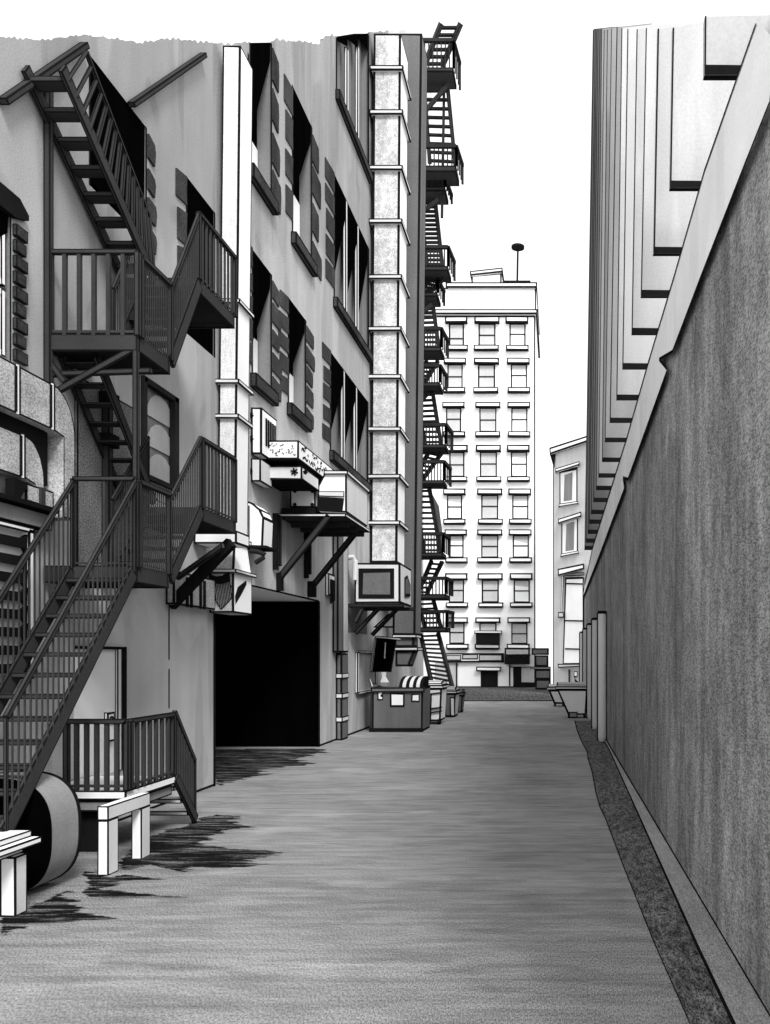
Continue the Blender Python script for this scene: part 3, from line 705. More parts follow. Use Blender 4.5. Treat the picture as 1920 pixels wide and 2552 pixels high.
for k in range(16):
    yy = random.uniform(20.8, 22.2); z = random.uniform(zb2 + .15, zt2 + .1); mb.bar((-5.594, yy - .07, z), (-5.594, yy + .07, z + .05), .03, .01, 1, up=(1, 0, 0))
build(mb, 'far_section', [M['white'], M['ink']], c3)
c4 = thing('condenser_unit', (-5.6, 17.6, 5.9), 'pale grey flat unit with star bolts hung below the speckled duct', 'air conditioner')
mb = MB(); mb.box(XL + .01, -5.25, 17.1, 18.3, zw(1036, 17.1), zw(1006, 17.1), 0, .035, {0: 1}); build(mb, 'casing', [M['light'], M['ink']], c4)
mb = MB(); star(mb, 574, 1020, 17.09, 6, 0); star(mb, 636, 1019, 17.09, 8, 0); star(mb, 660, 1020, 17.09, 5, 0); build(mb, 'bolt', M['ink'], c4)
# bracketed platform
pf = thing('bracket_platform', (-5.4, 19.2, 3.9), 'dark bracketed platform on two diagonal struts carrying the hooded unit', 'platform')
mb = MB(); mb.box(XL + .01, -4.6, 18.1, 20.4, 5.34, 5.42, 0, .03, {0: 1}); build(mb, 'deck', [M['light'], M['iron']], pf)
for y in (18.7, 19.4, 20.1):
    mb = MB(); mb.box(XL + .1, -4.7, y, y + .16, 5.22, 5.33); build(mb, 'joist', M['iron_dark'], pf)
for a, b, Y in (((712, 1114), (598, 1256), 18.15), ((785, 1130), (671, 1272), 20.4)):
    mb = MB(); mb.bar(at(*a, Y), at(*b, Y), .1, .13, 0, .028); A = at(*b, Y); mb.box(A[0] - .06, A[0] + .12, Y - .1, Y + .1, A[2] - .2, A[2] + .18, 1); build(mb, 'strut', [M['iron'], M['ink']], pf)
for x, y0_, y1_, Y in ((600, 1112, 1232, 18.0), (668, 1142, 1250, 20.2)):
    mb = MB(); mb.box(XL + .01, XL + .10, Y - .2, Y - .1, zw(y1_, Y), zw(y0_, Y)); mb.box(XL + .01, XL + .10, Y, Y + .12, zw(y1_ - 10, Y), zw(y0_, Y), 1, .03); build(mb, 'hanger', [M['ink'], M['iron']], pf)
c5 = thing('junction_box', (-5.6, 18.5, 5.45), 'pale box with four bolts on the bracketed platform beside the hooded unit', 'box')
mb = MB(); mb.box(-5.88, -5.32, 18.3, 19.2, zw(1096, 18.3), zw(1056, 18.3), 0, .035); build(mb, 'casing', M['light'], c5)
for x, y in ((637, 1061), (675, 1061), (637, 1090), (675, 1090)):
    A = at(x, y, 18.29); mb = MB(); mb.tube([(A[0], A[1] - .02, A[2]), (A[0], A[1] + .02, A[2])], .04, 8); build(mb, 'bolt', M['ink'], c5)
mb = MB(); mb.box(XL + .05, -5.32, 18.25, 19.2, 5.43, zw(1098, 18.3)); build(mb, 'foot', M['ink'], c5)
c6 = thing('hooded_unit', (-5.0, 19.2, 5.45), 'large white hooded air unit with dark intake on the bracketed platform', 'air conditioner')
zt6, zb6 = zw(1020, 18.3), zw(1107, 18.3)
mb = MB(); Q = [at(x, y, 18.3) for x, y in ((686, 1104), (749, 1107), (749, 1020), (702, 1020), (687, 1050))]
mb.prism(Q, (0, 2.0, 0), 0, .035, 1); build(mb, 'casing', [M['white'], M['light']], c6)
mb = MB(); mb.poly([at(x, y, 18.29) for x, y in ((688, 1103), (740, 1106), (744, 1076), (688, 1073))], 0); build(mb, 'intake', M['ink'], c6)
mb = MB(); mb.poly([at(x, y, 18.288) for x, y in ((688, 1072), (744, 1074), (744, 1061), (688, 1061))], 0, .02); build(mb, 'trim_strip', M['light'], c6)
mb = MB(); A, B = at(700, 1025, 18.27), at(752, 1016, 18.27); mb.box(A[0], B[0], 18.25, 20.35, A[2], B[2], 0, .025); build(mb, 'lid', M['light'], c6)
# rounded white tank and elbow
mb = MB(); Yt = 16.2
pts = [at(x, y, Yt) for x, y in ((524, 1180), (567, 1182), (570, 1118), (562, 1100), (546, 1086), (524, 1078))]
mb.prism(pts, (0, .55, 0), 0, .035)
for x in (532, 538): mb.bar(at(x, 1092, Yt - .01), at(x, 1165, Yt - .01), .02, .02, 1)
mb.prism([at(x, y, Yt - .02) for x, y in ((524, 1184), (575, 1184), (575, 1178), (524, 1178))], (0, .6, 0), 1)
tk = build(mb, 'wall_tank', [M['white'], M['ink']], None, (-5.9, 16.4, 4.4))
tag(tk, 'white round shouldered tank beside the slim white duct', 'tank')
mb = MB(); mb.tube([at(541, 1190, 16), at(558, 1192, 16), at(572, 1198, 16), at(570, 1204, 16), at(552, 1216, 16)], .045, 8); tag(build(mb, 'elbow_pipe', M['iron_dark'], None, at(541, 1190, 16)), 'small bent pipe below the white tank', 'pipe')

# window unit above the dumpster
wu = thing('window_unit', (-5.2, 24.8, 3.85), 'pale boxy air unit with large dark square grille above the dumpster', 'air conditioner')
Yu = 24.0; X0u, X1u = XL + .02, xw(865, Yu); zu0, zu1 = zw(1303, Yu), zw(1216, Yu)
X0u = xw(766, Yu)
mb = MB(); mb.box(X0u, X1u, Yu, 25.8, zu0, zu1, 0, .055); build(mb, 'casing', M['light'], wu)
mb = MB(); a = at(775, 1293, Yu); b = at(852, 1228, Yu); mb.box(a[0], b[0], Yu - .02, Yu + .02, a[2], b[2], 0, .12); build(mb, 'grille', M['dark'], wu)
mb = MB(); mb.prism([(X1u + .01, 24.6, zu0 + .22), (X1u + .01, 25.5, zu0 + .3), (X1u + .01, 25.5, zu0 + .65), (X1u + .01, 25.0, zu0 + .9), (X1u + .01, 24.6, zu0 + .8)], (.02, 0, 0), 0, .08); build(mb, 'side_louvre', M['dark'], wu)
mb = MB(); mb.box(XL + .02, X1u + .1, Yu - .1, Yu + .1, zu0 - .12, zu0 - .02, 0, .03); build(mb, 'shelf_bar', M['iron_dark'], wu)
mb = MB(); mb.box(XL + .02, X1u + .12, 25.7, 25.9, zu0 - .12, zu0 - .02, 0, .03); build(mb, 'shelf_bar', M['iron_dark'], wu)
for a, b, Y in (((788, 1305), (767, 1345), 24.0), ((826, 1306), (768, 1368), 24.4), ((856, 1318), (804, 1372), 26.0)):
    mb = MB(); mb.bar(at(*a, Y), at(*b, Y), .1, .12, 0, .03); build(mb, 'strut', M['iron'], wu)
mb = MB(); mb.tube([at(752, 1205, 23.9), at(764, 1203, 23.9), at(768, 1212, 23.9), at(767, 1253, 23.9)], .07, 8); build(mb, 'elbow_pipe', M['light'], wu)
mb = MB(); mb.poly([(XL + .015, 24.1, zw(1366, 24.6)), (XL + .015, 26.6, zw(1366, 24.6)), (XL + .015, 26.6, zw(1310, 24.6)), (XL + .015, 24.1, zw(1310, 24.6))]); 
mb.poly([at(x, y, 26.5) for x, y in ((806, 1356), (852, 1356), (852, 1326), (838, 1326))], 1, .05); build(mb, 'back_board', [M['dark'], M['white']], wu)

# ------------------------------------------------------------------ far fire escape
ff = thing('fire_escape', (-5.4, 34, 0), 'far black iron fire escape, ten ladders high beside the dark duct', 'fire escape')
plats = [(980,145,154,86),(986,357,370,315),(962,402,412,384),(968,574,584,533),(945,631,640,600),(953,749,758,709),(950,825,835,789),(963,959,968,917),(959,1037,1045,997),(957,1193,1203,1153),(963,1283,1294,1249),(965,1355,1365,1321)]
for k, (xr, yt, yb, yr) in enumerate(plats):
    Y0 = 33.0 if k not in (2, 4) else 33.6
    Y1 = Y0 + 1.05; Xo = xw(xr, Y0); z1, z0 = zw(yt, Y0), zw(yb, Y0)
    mb = MB(); mb.box(XL + .05, Xo, Y0, Y1, z0, z1, 0, .05, {0: 1}); p = build(mb, 'landing', [M['iron'], M['iron_far']], ff)
    mb = MB(); h = zw(yr, Y0) - z1
    railing(mb, (XL + .5, Y0 + .03, z1), (Xo, Y0 + .03, z1), h, 9, .045, .13, 0, 0, pw=.09, bottom=0)
    railing(mb, (Xo, Y0 + .03, z1), (Xo + .1, Y1 + .25, z1), h, 4, .05, .13, 0, 0, pw=.09, bottom=0); build(mb, 'railing', M['iron_dark'], p)
def ladder(a0, a1, b0, b1, Ya, Yb, n, sw=.12):
    """a = top left/right px, b = bottom left/right px"""
    mb = MB(); A0, A1, B0, B1 = (Vector(at(*a0, Ya)), Vector(at(*a1, Ya)), Vector(at(*b0, Yb)), Vector(at(*b1, Yb)))
    mb.bar(A0, B0, .14, sw, 0, .02); f = build(mb, 'stair_flight', M['iron_far'], ff)
    mb = MB(); mb.bar(A1, B1, .14, sw, 0, .02); build(mb, 'stringer', M['iron_far'], f)
    for k in range(n):
        t = (k + .6) / n; mb = MB(); mb.bar(A0.lerp(B0, t), A1.lerp(B1, t), .12, .085); build(mb, 'tread', M['iron_dark'], f)
z6 = lambda x, y: (849.3 + .2979 * x, 17.3 + .2979 * y)
z7 = lambda x, y: (866.7 + .4 * x, 641.3 + .4 * y)
ladder(z6(350,110), z6(492,110), z6(225,425), z6(355,425), 33.2, 34.0, 6, .2)
ladder(z6(225,560), z6(395,560), z6(268,1130), z6(452,1140), 33.6, 34.6, 9)
ladder(z6(330,1215), z6(400,1215), z6(225,1290), z6(300,1290), 33.6, 34.3, 3)
ladder(z6(190,1390), z6(305,1390), z6(248,1870), z6(358,1870), 34.2, 34.9, 15)
ladder(z6(300,1930), z6(370,1960), z6(190,2060), z6(270,2060), 33.6, 34.3, 5)
ladder(z7(88,45), z7(172,40), z7(122,280), z7(205,280), 34.0, 34.8, 9)
ladder(z7(140,345), z7(200,345), z7(80,455), z7(130,460), 33.6, 34.3, 5)
ladder(z7(78,515), z7(170,510), z7(130,795), z7(216,795), 33.6, 34.6, 10)
ladder(z7(155,830), z7(218,845), z7(68,985), z7(115,990), 33.6, 34.5, 7)
ladder(z7(66,1030), z7(152,1030), z7(125,1380), z7(215,1380), 33.6, 34.6, 12)
ladder(z7(165,1425), z7(222,1430), z7(90,1605), z7(138,1605), 33.6, 34.5, 7)
ladder(z7(92,1645), z7(175,1640), z7(132,1795), z7(218,1795), 33.6, 34.5, 6)
ladder(z7(105,1820), z7(200,1815), z7(165,2085), z7(278,2110), 33.6, 33.0, 12)
for a, b in ((z6(410, 545), z6(195, 790)), (z6(330, 1390), z6(180, 1500)), (z7(170, 42), z7(75, 110)), (z7(150, 515), z7(65, 605))):
    mb = MB(); mb.bar(at(*a, 33.4), at(*b, 33.4), .1, .16); build(mb, 'brace', M['iron_dark'], ff)
mb = MB(); mb.bar(at(960, 170, 33.8), at(955, 470, 33.8), .1, .1); build(mb, 'post', M['iron_dark'], ff)
mb = MB(); P = [at(x, y, 35.6) for x, y in (z7(150,1030), z7(205,1130), z7(222,1260), z7(222,1380), z7(195,1380), z7(170,1150))]
mb.poly(P); build(mb, 'side_plate', M['dark'], ff)

# ------------------------------------------------------------------ dumpsters and bins on the left
db = thing('dumpster', (-4.95, 26.2, 0), 'large dark dumpster with three white notices and one lid raised', 'dumpster')
Yd = 25.5; xa, xb = xw(795, Yd), xw(914, Yd); zt_ = zw(1486, Yd)
mb = MB(); mb.hexa([(xa + .12, Yd, .02), (xb - .02, Yd, .02), (xb - .02, Yd + 1.5, .02), (xa + .12, Yd + 1.5, .02), (xa + .14, Yd, zt_), (xb, Yd, zt_), (xb, Yd + 1.5, zt_), (xa + .14, Yd + 1.5, zt_)], 0, .05)
body = build(mb, 'body', M['dark'], db)
mb = MB(); mb.hexa([(xa-.02, Yd+.35, .06), (xa+.12, Yd+.02, .04), (xa+.12, Yd+1.4, .04), (xa-.02, Yd+1.2, .06), (xa-.0, Yd+.4, zt_+.12), (xa+.14, Yd+.02, zt_-.02), (xa+.14, Yd+1.4, zt_), (xa, Yd+1.2, zt_+.1)], 0, .04); build(mb, 'side_panel', M['dark'], db)
mb = MB(); mb.box(xa + .1, xb + .06, Yd - .06, Yd + .02, zt_ - .14, zt_ + .02, 0, .05); mb.bar((xa - .05, Yd + .5, zt_ + .22), (xa + .14, Yd - .02, zt_), .06, .1, 1, .03); build(mb, 'rim', [M['dark'], M['light']], db)
mb = MB(); mb.box(xa + .05, xb, Yd - .05, Yd + .05, .0, .12); build(mb, 'skid', M['ink'], db)
for (x0, x1, y0_, y1_) in ((816, 828, 1493, 1512), (843, 875, 1497, 1527), (889, 907, 1499, 1516)):
    a = at(x0, y1_, Yd); b = at(x1, y0_, Yd); mb = MB(); mb.box(a[0], b[0], Yd - .02, Yd - .002, a[2], b[2], 0, .05)
    if x0 == 816: mb.prism([at(x, y, Yd - .03) for x, y in ((828, 1493), (828, 1506), (823, 1505), (822, 1501), (826, 1499))], (0, .008, 0), -1)
    build(mb, 'notice', M['white'], db)
mb = MB(); Yl = Yd + 1.45
mb.hexa([at(804, 1452, Yl), at(846, 1452, Yl), at(846, 1452, Yl+.08), at(804, 1452, Yl+.08), at(813, 1378, Yl+.3), at(858, 1378, Yl+.3), at(858, 1378, Yl+.38), at(813, 1378, Yl+.38)], 0, .03)
mb.poly([at(x, y, Yl + .12) for x, y in ((828, 1446), (832, 1446), (834, 1388), (832, 1388))], 1)
mb.bar(at(811, 1376, Yl + .3), at(866, 1381, Yl + .3), .09, .09, 1, .03); mb.bar(at(802, 1452, Yl), at(811, 1378, Yl + .3), .06, .06, 1, .02)
build(mb, 'raised_lid', [M['black'], M['light']], db)
mb = MB(); mb.poly([(xa + .15, Yd + .05, zt_ - .06), (xa + .85, Yd + .05, zt_ - .06), (xa + .85, Yd + 1.45, zt_ - .06), (xa + .15, Yd + 1.45, zt_ - .06)]); build(mb, 'inside', M['ink'], db)
mb = MB(); mb.prism([at(x, y, Yd - .01 + .6) for x, y in ((822, 1474), (826, 1462), (824, 1452), (834, 1452), (833, 1462), (840, 1474))], (0, .05, 0), 0); build(mb, 'rubbish_bag', M['white'], db)
mb = MB(); rib0 = xw(862, Yd)
nn = 6
for k in range(7):
    x0 = rib0 + (xb - rib0) * k / 7; x1 = rib0 + (xb - rib0) * (k + 1) / 7
    A = []
    for t in range(nn + 1):
        a = t / nn * math.pi * .55; A.append((Yd + 1.1 * (1 - math.cos(a)) * .9, zt_ + .34 * math.sin(a)))
    m = 0 if k % 2 else 1
    for (ya, za), (yb, zb) in zip(A, A[1:]): mb.poly([(x0, ya, za), (x1, ya, za), (x1, yb, zb), (x0, yb, zb)], m)
    if k == 0 or k == 6:
        X_ = x0 if k == 0 else x1; mb.poly([(X_, ya, za) for ya, za in A] + [(X_, A[-1][0], zt_)], 1)
build(mb, 'ribbed_lid', [M['light'], M['ink']], db)

def wheelie(x0, x1, Y, y_top, y_bot, d, label, front, side, wheels=True, group=None, taper=.06, tr=None):
    a, b = xw(x0, Y), xw(x1, Y); zt = zw(y_top, Y); zb = .12 if wheels else .01
    tr = taper if tr is None else tr
    t = thing('wheeled_bin', ((a+b)/2, Y + d/2, 0), label, 'bin', group)
    mb = MB(); mb.hexa([(a+taper, Y+.05, zb), (b-tr, Y+.05, zb), (b-tr, Y+d-.05, zb), (a+taper, Y+d-.05, zb), (a, Y, zt), (b, Y, zt), (b, Y+d, zt), (a, Y+d, zt)], 0, ipx(4, Y), {3: 1}); build(mb, 'body', [M[front], M[side]], t)
    mb = MB(); g = .05; mb.box(a-g, b+g, Y-g, Y+d+g, zt, zt+.09, 0, ipx(3.4, Y)); build(mb, 'rim', M[side], t)
    mb = MB(); n = 5
    A = [(Y + d * k / n, zt + .095 + .16 * math.sin(math.pi * (.15 + .7 * k / n))) for k in range(n + 1)]
    ring = [(a, Y, zt + .095)] + [(a, y, z) for y, z in A] + [(a, Y + d, zt + .095)]
    mb.prism(ring, (b - a, 0, 0), 0, ipx(3, Y)); build(mb, 'lid', M[side], t)
    if wheels:
        for X in (a + taper + .05, b - tr - .05):
            mb = MB(); r = .11; mb.tube([(X - .05, Y + .12, r), (X + .05, Y + .12, r)], r, 14); build(mb, 'wheel', M['ink'], t)
    return t
t = wheelie(918, 955, 28.2, 1487, 1562, 1.3, 'pale wheeled bin with rounded lid right of the dark dumpster', 'white', 'white')
mb = MB()
for y in (1500, 1532, 1540): mb.bar(at(922, y, 28.19), at(955, y - 4, 28.19), .05, .04)
mb.bar(at(932, 1500, 28.19), at(930, 1560, 28.19), .05, .04); build(mb, 'rib', M['ink'], t)
t = wheelie(957, 985, 31.6, 1498, 1552, 1.2, 'half dark bin between the pale wheeled bin and the last small bin', 'dark', 'light_f', wheels=False)
mb = MB(); A = at(972, 1548, 31.58); B = at(984, 1506, 31.58); mb.box(A[0], B[0], 31.57, 31.6, A[2], B[2], 0, .06); build(mb, 'front_panel', M['light_f'], t)
wheelie(986, 1000, 34.2, 1502, 1541, .8, 'small dark bin farthest along the row of left bins', 'dark', 'dark', wheels=False)
# right bins
t = wheelie(1203, 1270, 31.2, 1489, 1548, .9, 'big pale wheeled bin against the right wall behind the pipes', 'white', 'white', taper=.42, tr=.06)
mb = MB(); mb.box(t.location.x - .12, t.location.x + .2, 31.2, 31.3, .02, .24, 0, .05); build(mb, 'axle_block', M['mid'], t)
wheelie(1184, 1222, 38.5, 1490, 1528, .9, 'smaller pale bin half hidden behind the big right bin', 'white', 'white', taper=.28, tr=.05)

# ------------------------------------------------------------------ white tower at the end of the street
YT = 62.7; u = YT / F
tw = thing('white_tower', (-7, YT + 4, 0), 'tall white office block with three window columns at the street end', 'building')
XTL, XTR = xw(880, YT), xw(1157, YT)
TX = lambda x: xw(x, YT); TZ = lambda y: zw(y, YT); IK3 = 4.2 * u
mb = MB(); mb.box(XTL, XTR, YT, YT + 9, 0, TZ(682), 0, .10); build(mb, 'wall', M['tower'], tw)
mb = MB(); mb.box(XTL, TX(1159), YT - .05, YT + 9, TZ(671), TZ(622), 0, .10); build(mb, 'parapet', M['tower'], tw)
mb = MB(); mb.box(XTL, TX(1162), YT - .3, YT + 9, TZ(681), TZ(671), 0, IK3); build(mb, 'cornice', M['tower'], tw)
mb = MB(); mb.box(TX(964), TX(1161), YT - .3, YT + 9, TZ(624), TZ(613), 0, IK3); build(mb, 'cornice', M['tower'], tw)
rows = [(687,699,748,759),(776,787,839,850),(871,881,934,945),(963,976,1031,1041),(1057,1069,1122,1133),(1145,1156,1205,1216),(1239,1252,1302,1312),(1334,1345,1391,1402)]
cols = [(963,1011,970,1003),(1026,1080,1034,1071),(1093,1142,1101,1136)]
jit = [(0,0,0),(-3,-1,3),(-6,2,4),(1,3,3),(-4,6,6),(-1,6,7),(0,7,9),(1,2,4)]
for r, (l0, l1, s0, s1) in enumerate(rows):
    for c, (a, b, p0, p1) in enumerate(cols):
        j = jit[r][c]; a_, b_, p0_, p1_ = a + j, b + j, p0 + j, p1 + j
        dj = random.uniform(-1.5, 1.5)
        mb = MB(); wh = (c == 2) or (c == 0 and r in (4, 5))
        mb.box(TX(p0_), TX(p1_), YT - .04, YT + .1, TZ(s0), TZ(l1), 1 if (wh and not (r == 7)) else 0, 3.0 * u)
        zm = TZ(l1 + (s0 - l1) * (.72 if (r == 0 and c == 0) else .52)) + dj * u
        mb.box(TX(p0_ + 1), TX(p1_ - 1), YT - .08, YT - .045, zm, zm + 2.4 * u, -1)
        if wh and r != 7:
            mb.poly([(TX(p0_ + 3), YT - .05, TZ(l1 + 3)), (TX(p1_ - 3), YT - .05, TZ(l1 + 3)), (TX(p1_ - 3), YT - .05, TZ(l1 + random.uniform(12, 18))), (TX(p0_ + 3), YT - .05, TZ(l1 + random.uniform(10, 16)))], 0)
        w = build(mb, 'window', [M['pane_g'], M['pane_w']], tw)
        mb = MB(); mb.box(TX(a_), TX(b_), YT - .35, YT + .02, TZ(l1 + 1), TZ(l0), 0, IK3 * .8, {0: 1}); build(mb, 'lintel', [M['tower'], M['ink']], w)
        mb = MB(); mb.box(TX(a_ + dj), TX(b_ + dj), YT - .35, YT + .02, TZ(s1), TZ(s0), 0, IK3 * .8); mb.box(TX(a_ + 2 + dj), TX(b_ - 3 + dj), YT - .36, YT - .2, TZ(s1 + 2.2), TZ(s1), -1); build(mb, 'sill', M['tower'], w)
        if r == 7 and c == 1:
            mb = MB(); mb.box(TX(1030), TX(1080), YT - .6, YT - .05, TZ(1391), TZ(1369), 0); build(mb, 'air_unit', M['ink'], w)
            mb = MB(); mb.box(TX(1027), TX(1086), YT - .7, YT - .1, TZ(1369), TZ(1363), 0, .1); build(mb, 'shelf', M['tower'], w)
mb = MB(); mb.box(TX(960), TX(1089), YT - .3, YT - .01, TZ(1431), TZ(1411), 0, .12)
build(mb, 'shopfront_band', M['tower'], tw)
for a, b, c, d_ in ((965, 998, 1427, 1415), (1000, 1034, 1424, 1413), (1036, 1086, 1428, 1414)):
    mb = MB(); mb.box(TX(a), TX(b), YT - .36, YT - .31, TZ(c), TZ(d_), 0, .08); build(mb, 'sign_panel', M['pane_g'], tw)
mb = MB(); mb.box(TX(986), TX(988.5), YT - .1, YT - .01, 0, TZ(1432)); build(mb, 'corner_strip', M['ink'], tw)
mb = MB(); mb.box(TX(940), TX(985), YT - .08, YT - .012, 0, TZ(1432)); build(mb, 'side_bay', M['pane_g'], tw)
mb = MB(); mb.box(TX(1039), TX(1076), YT - .06, YT + .1, 0, TZ(1450)); d = build(mb, 'door', M['ink'], tw)
mb = MB(); mb.box(TX(1030), TX(1083), YT - .4, YT + .02, TZ(1450), TZ(1440), 0, .13); build(mb, 'lintel', M['tower'], d)
mb = MB(); mb.box(TX(1092), TX(1146), YT - .9, YT - .02, TZ(1417), TZ(1400), 0, .12); aw = build(mb, 'awning', M['pane_g'], tw)
mb = MB(); mb.box(TX(1092), TX(1145), YT - .85, YT - .03, TZ(1435), TZ(1417.5)); build(mb, 'valance', M['ink'], aw)
mb = MB(); mb.box(TX(1109), TX(1127), YT - .06, YT + .1, 0, TZ(1442)); build(mb, 'door', M['ink'], tw)
mb = MB(); mb.box(TX(1127), TX(1154), YT - .05, YT - .01, .4, TZ(1442)); mb.box(TX(1127), TX(1165), YT - .1, YT - .012, .0, .38, -1); mb.box(TX(1100), TX(1102.5), YT - .1, YT - .01, .1, TZ(1436), -1); mb.box(TX(1100), TX(1154), YT - .1, YT - .052, TZ(1442), TZ(1440), -1); build(mb, 'shop_window', M['pane_g'], tw)
# roof furniture
hs = thing('roof_house', (TX(1049), YT + 2, TZ(613)), 'white rooftop box with slanted lid on the tower', 'roof structure')
mb = MB(); mb.hexa([(TX(1016),YT+1,TZ(613)),(TX(1082),YT+1,TZ(613)),(TX(1082),YT+3.5,TZ(613)),(TX(1016),YT+3.5,TZ(613)),(TX(1016),YT+1,TZ(582)),(TX(1082),YT+1,TZ(576)),(TX(1082),YT+3.5,TZ(576)),(TX(1016),YT+3.5,TZ(582))], 0, IK3 * .8); build(mb, 'box', M['tower'], hs)
mb = MB(); mb.bar((TX(1013), YT + 2.2, TZ(580)), (TX(1085), YT + 2.2, TZ(572)), 2.9, .32, 0, .11); build(mb, 'lid', M['light_f'], hs)
mb = MB(); mb.box(TX(977), TX(1014), YT + 1.4, YT + 3, TZ(613), TZ(600), 0, IK3 * .8); mb.box(TX(975), TX(1015), YT + 1.3, YT + 3, TZ(600), TZ(596), 0, .07); tag(build(mb, 'roof_box', M['tower'], None, (TX(995), YT + 2, TZ(613))), 'low flat white box on the tower roof, left of the slanted one', 'roof structure')
an = thing('roof_mast', (TX(1115), YT + 1.2, TZ(613)), 'thin black mast with flat oval disc on the tower roof', 'mast')
mb = MB(); mb.box(TX(1097), TX(1134), YT + .6, YT + 1.8, TZ(613), TZ(602), 0, IK3 * .8); build(mb, 'base', M['tower'], an)
mb = MB(); mb.box(TX(1087), TX(1146), YT + .5, YT + 1.9, TZ(602), TZ(599)); build(mb, 'base_plate', M['ink'], an)
mb = MB(); mb.tube([(TX(1116), YT + 1.2, TZ(600)), (TX(1117.5), YT + 1.2, TZ(518))], .075, 8); build(mb, 'pole', M['ink'], an)
mb = MB(); A = Vector((TX(1117.5), YT + 1.2, TZ(517)));
mb.tube([A + Vector((0, 0, -.17)), A + Vector((0, 0, -.08)), A + Vector((0, 0, .08)), A + Vector((0, 0, .17))], [.25, .5, .5, .25], 20); build(mb, 'disc', M['ink'], an)
# dark kiosk stack in front of the tower's right corner
ki = thing('kiosk', (TX(1170), YT - 3, 0), 'dark stacked kiosk with capped top at the right foot of the white tower', 'kiosk')
YK = 58.0; KX = lambda x: xw(x, YK); KZ = lambda y: zw(y, YK)
for nm, a, b, y0_, y1_, m in (('cap', 1149, 1186, 1415, 1400, 'dark'), ('upper_case', 1156, 1185, 1440, 1415.5, 'dark'), ('ledge', 1146, 1190, 1446, 1440.5, 'mid'), ('lower_case', 1156, 1190, 1467, 1446.5, 'dark'), ('foot', 1157, 1190, 1489, 1467.5, 'dark')):
    mb = MB(); mb.box(KX(a), KX(b), YK, YK + 1.4, KZ(y0_), KZ(y1_), 0, .11); build(mb, nm, M[m], ki)

# ------------------------------------------------------------------ corner building beyond the right wall
cb = thing('corner_building', (0.6, 51, 0), 'low pale grey corner building with white framed windows beyond the right wall', 'building')
def CB(x, y, o=0.0):
    t = (x - 1192) / 70.0; Y = 52 - 2.1 * t - o; return at(x, y, Y)
def cquad(mb, pts, o, mat=0, ink=0.0): mb.poly([CB(x, y, o) for x, y in pts], mat, ink)
mb = MB(); P = [CB(1195, 1500), CB(1290, 1500), CB(1290, 948), CB(1195, 975)]
mb.prism(P, (.6, 9, 0), 0, .10); build(mb, 'wall', M['light_f'], cb)
def slab(name, pts, o, mat, parent, ink=.1, d=.35):
    mb = MB(); A = [Vector(CB(x, y, o)) for x, y in pts]; mb.prism(A, (.0, d, 0), 0, ink); return build(mb, name, M[mat], parent)
slab('cornice', ((1188, 981), (1290, 947), (1290, 934), (1187, 967)), .45, 'tower', cb)
mb = MB(); mb.prism([CB(x, y, .1) for x, y in ((1189, 983), (1200, 979), (1197, 1010), (1194, 1000))], (0, .2, 0), -1); build(mb, 'cornice_bracket', M['ink'], cb)
for (lx0, lx1, ly, fx0, fx1, fy0, fy1, sl) in ((1200, 1252, (1012, 996, 1020, 1004), 1209, 1248, 1018, 1092, 6), (1206, 1256, (1121, 1105, 1131, 1115), 1213, 1249, 1124, 1200, 7)):
    w = slab('window', ((fx0, fy1), (fx1, fy1 - sl), (fx1, fy0 - sl - 3), (fx0, fy0)), .06, 'white', cb, .1, .05)
    slab('lintel', ((lx0, ly[2]), (lx1, ly[3]), (lx1, ly[1]), (lx0, ly[0])), .45, 'tower', w, .1)
    slab('curtain', ((fx0 + 9, fy1 - 9), (fx0 + 27, fy1 - 12), (fx0 + 28, fy0 + 2), (fx0 + 11, fy0 + 8)), .09, 'mid', w, 0, .03)
    slab('sill', ((fx0 - 2, fy1 + 3), (fx1 + 2, fy1 - sl + 2), (fx1 + 1, fy1 - sl - 4), (fx0 - 1, fy1 - 4)), .3, 'white', w, .09)
    slab('blind_rail', ((fx0 + 1, fy0 + 4), (fx1 - 4, fy0 - 3), (fx1 - 4, fy0 - 7), (fx0 + 1, fy0)), .12, 'ink', w, 0, .02)
w = slab('shop_window', ((1216, 1436), (1262, 1436), (1262, 1246), (1221, 1247)), .06, 'white', cb, .12, .05)
for y in (1262, 1342, 1403): slab('glazing_bar', ((1221, y), (1262, y + 1), (1262, y - 2), (1221, y - 3)), .12, 'ink', w, 0, .03)
slab('lintel', ((1206, 1244), (1262, 1229), (1262, 1217), (1205, 1229)), .45, 'tower', w, .1)
slab('shade_board', ((1222, 1245), (1262, 1243), (1262, 1236), (1222, 1238)), .2, 'mid', w, 0.06, .05)
slab('sill', ((1206, 1443), (1256, 1440), (1256, 1434), (1205, 1434)), .5, 'light_f', w, .1)
slab('jamb_pipe', ((1211, 1332), (1214, 1332), (1218, 1240), (1214, 1240)), .2, 'white', w, .05, .06)
slab('lamp_bracket', ((1206, 1334), (1218, 1334), (1218, 1322), (1206, 1322)), .35, 'light_f', cb, .1)
slab('wall_meter', ((1240, 1462), (1248, 1462), (1248, 1450), (1240, 1450)), .3, 'white', cb, .1, .2)
mb = MB(); A = [Vector(CB(x, y, .3)) for x, y in ((1242, 1462), (1243, 1470), (1251, 1476))]; mb.tube(A, .06, 6); A = [Vector(CB(x, y, .2)) for x, y in ((1230, 1446), (1230, 1486))]; mb.tube(A, .05, 6); build(mb, 'cable', M['ink'], cb)

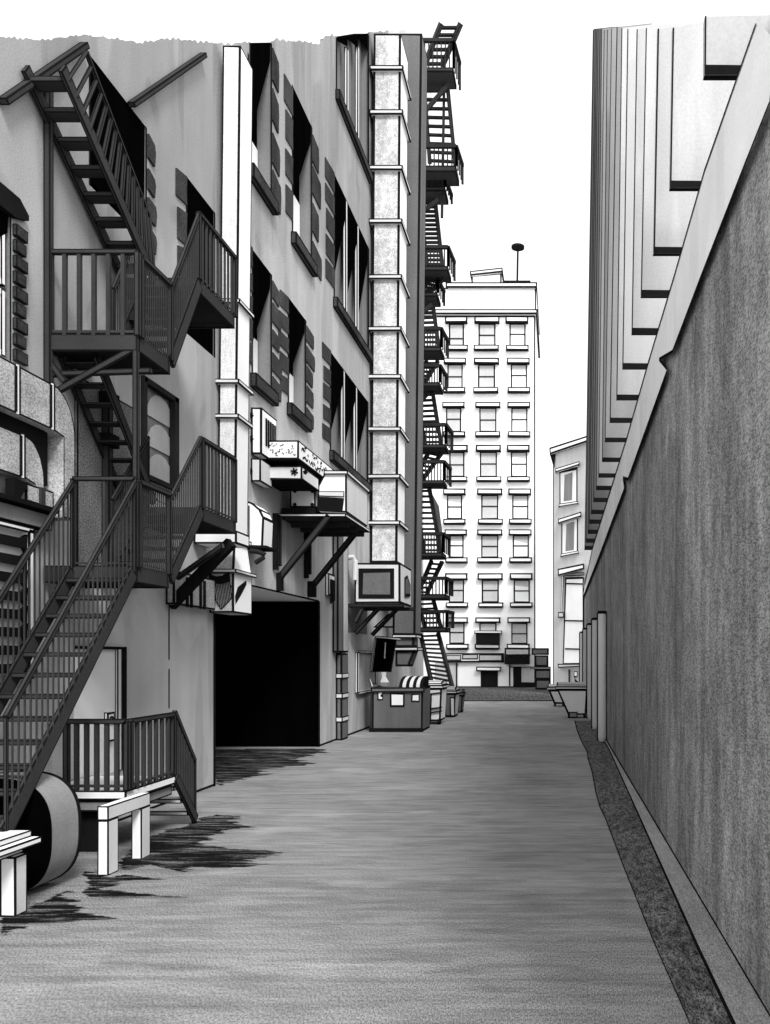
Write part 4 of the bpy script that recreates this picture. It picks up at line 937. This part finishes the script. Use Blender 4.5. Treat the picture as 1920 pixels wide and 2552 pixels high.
# ------------------------------------------------------------------ light and camera
w = bpy.data.worlds.new('World'); scene.world = w; w.use_nodes = True
nt = w.node_tree; N = nt.nodes; L = nt.links
for n in list(N): N.remove(n)
out = N.new('ShaderNodeOutputWorld'); add = N.new('ShaderNodeAddShader')
sky = N.new('ShaderNodeTexSky'); sky.sky_type = 'NISHITA'; sky.sun_disc = False
SUN_EL, SUN_AZ = math.radians(44), math.radians(152)     # azimuth clockwise from +Y
sky.sun_elevation = SUN_EL; sky.sun_rotation = SUN_AZ
bw = N.new('ShaderNodeRGBToBW'); L.new(sky.outputs[0], bw.inputs[0])
b1 = N.new('ShaderNodeBackground'); b1.inputs['Strength'].default_value = 0.05; L.new(bw.outputs[0], b1.inputs['Color'])
b2 = N.new('ShaderNodeBackground'); b2.inputs['Color'].default_value = (1, 1, 1, 1); b2.inputs['Strength'].default_value = 1.25   # bright even cloud
L.new(b1.outputs[0], add.inputs[0]); L.new(b2.outputs[0], add.inputs[1]); L.new(add.outputs[0], out.inputs[0])
sd = bpy.data.lights.new('sun', 'SUN'); sd.energy = 3.4; sd.angle = math.radians(16); sd.color = (1, 1, 1)
so = bpy.data.objects.new('sun', sd); col.objects.link(so)
dirv = Vector((math.sin(SUN_AZ) * math.cos(SUN_EL), math.cos(SUN_AZ) * math.cos(SUN_EL), math.sin(SUN_EL)))
so.rotation_euler = dirv.to_track_quat('Z', 'Y').to_euler(); so.location = (0, 0, 60)
cd = bpy.data.cameras.new('camera'); co = bpy.data.objects.new('camera', cd); col.objects.link(co)
co.location = (0, 0, H); co.rotation_euler = (math.pi / 2, 0, 0)
cd.sensor_fit = 'HORIZONTAL'; cd.sensor_width = 36; cd.lens = 36 * F / 1664
cd.shift_x = (832 - CX) / 1664; cd.shift_y = (CY - 1106) / 1664
cd.clip_start = .05; cd.clip_end = 3000
scene.camera = co
scene.view_settings.view_transform = 'Standard'; scene.view_settings.look = 'None'
scene.view_settings.exposure = 0; scene.view_settings.gamma = 1
scene.render.film_transparent = False
scene.cycles.max_bounces = 5; scene.cycles.diffuse_bounces = 4
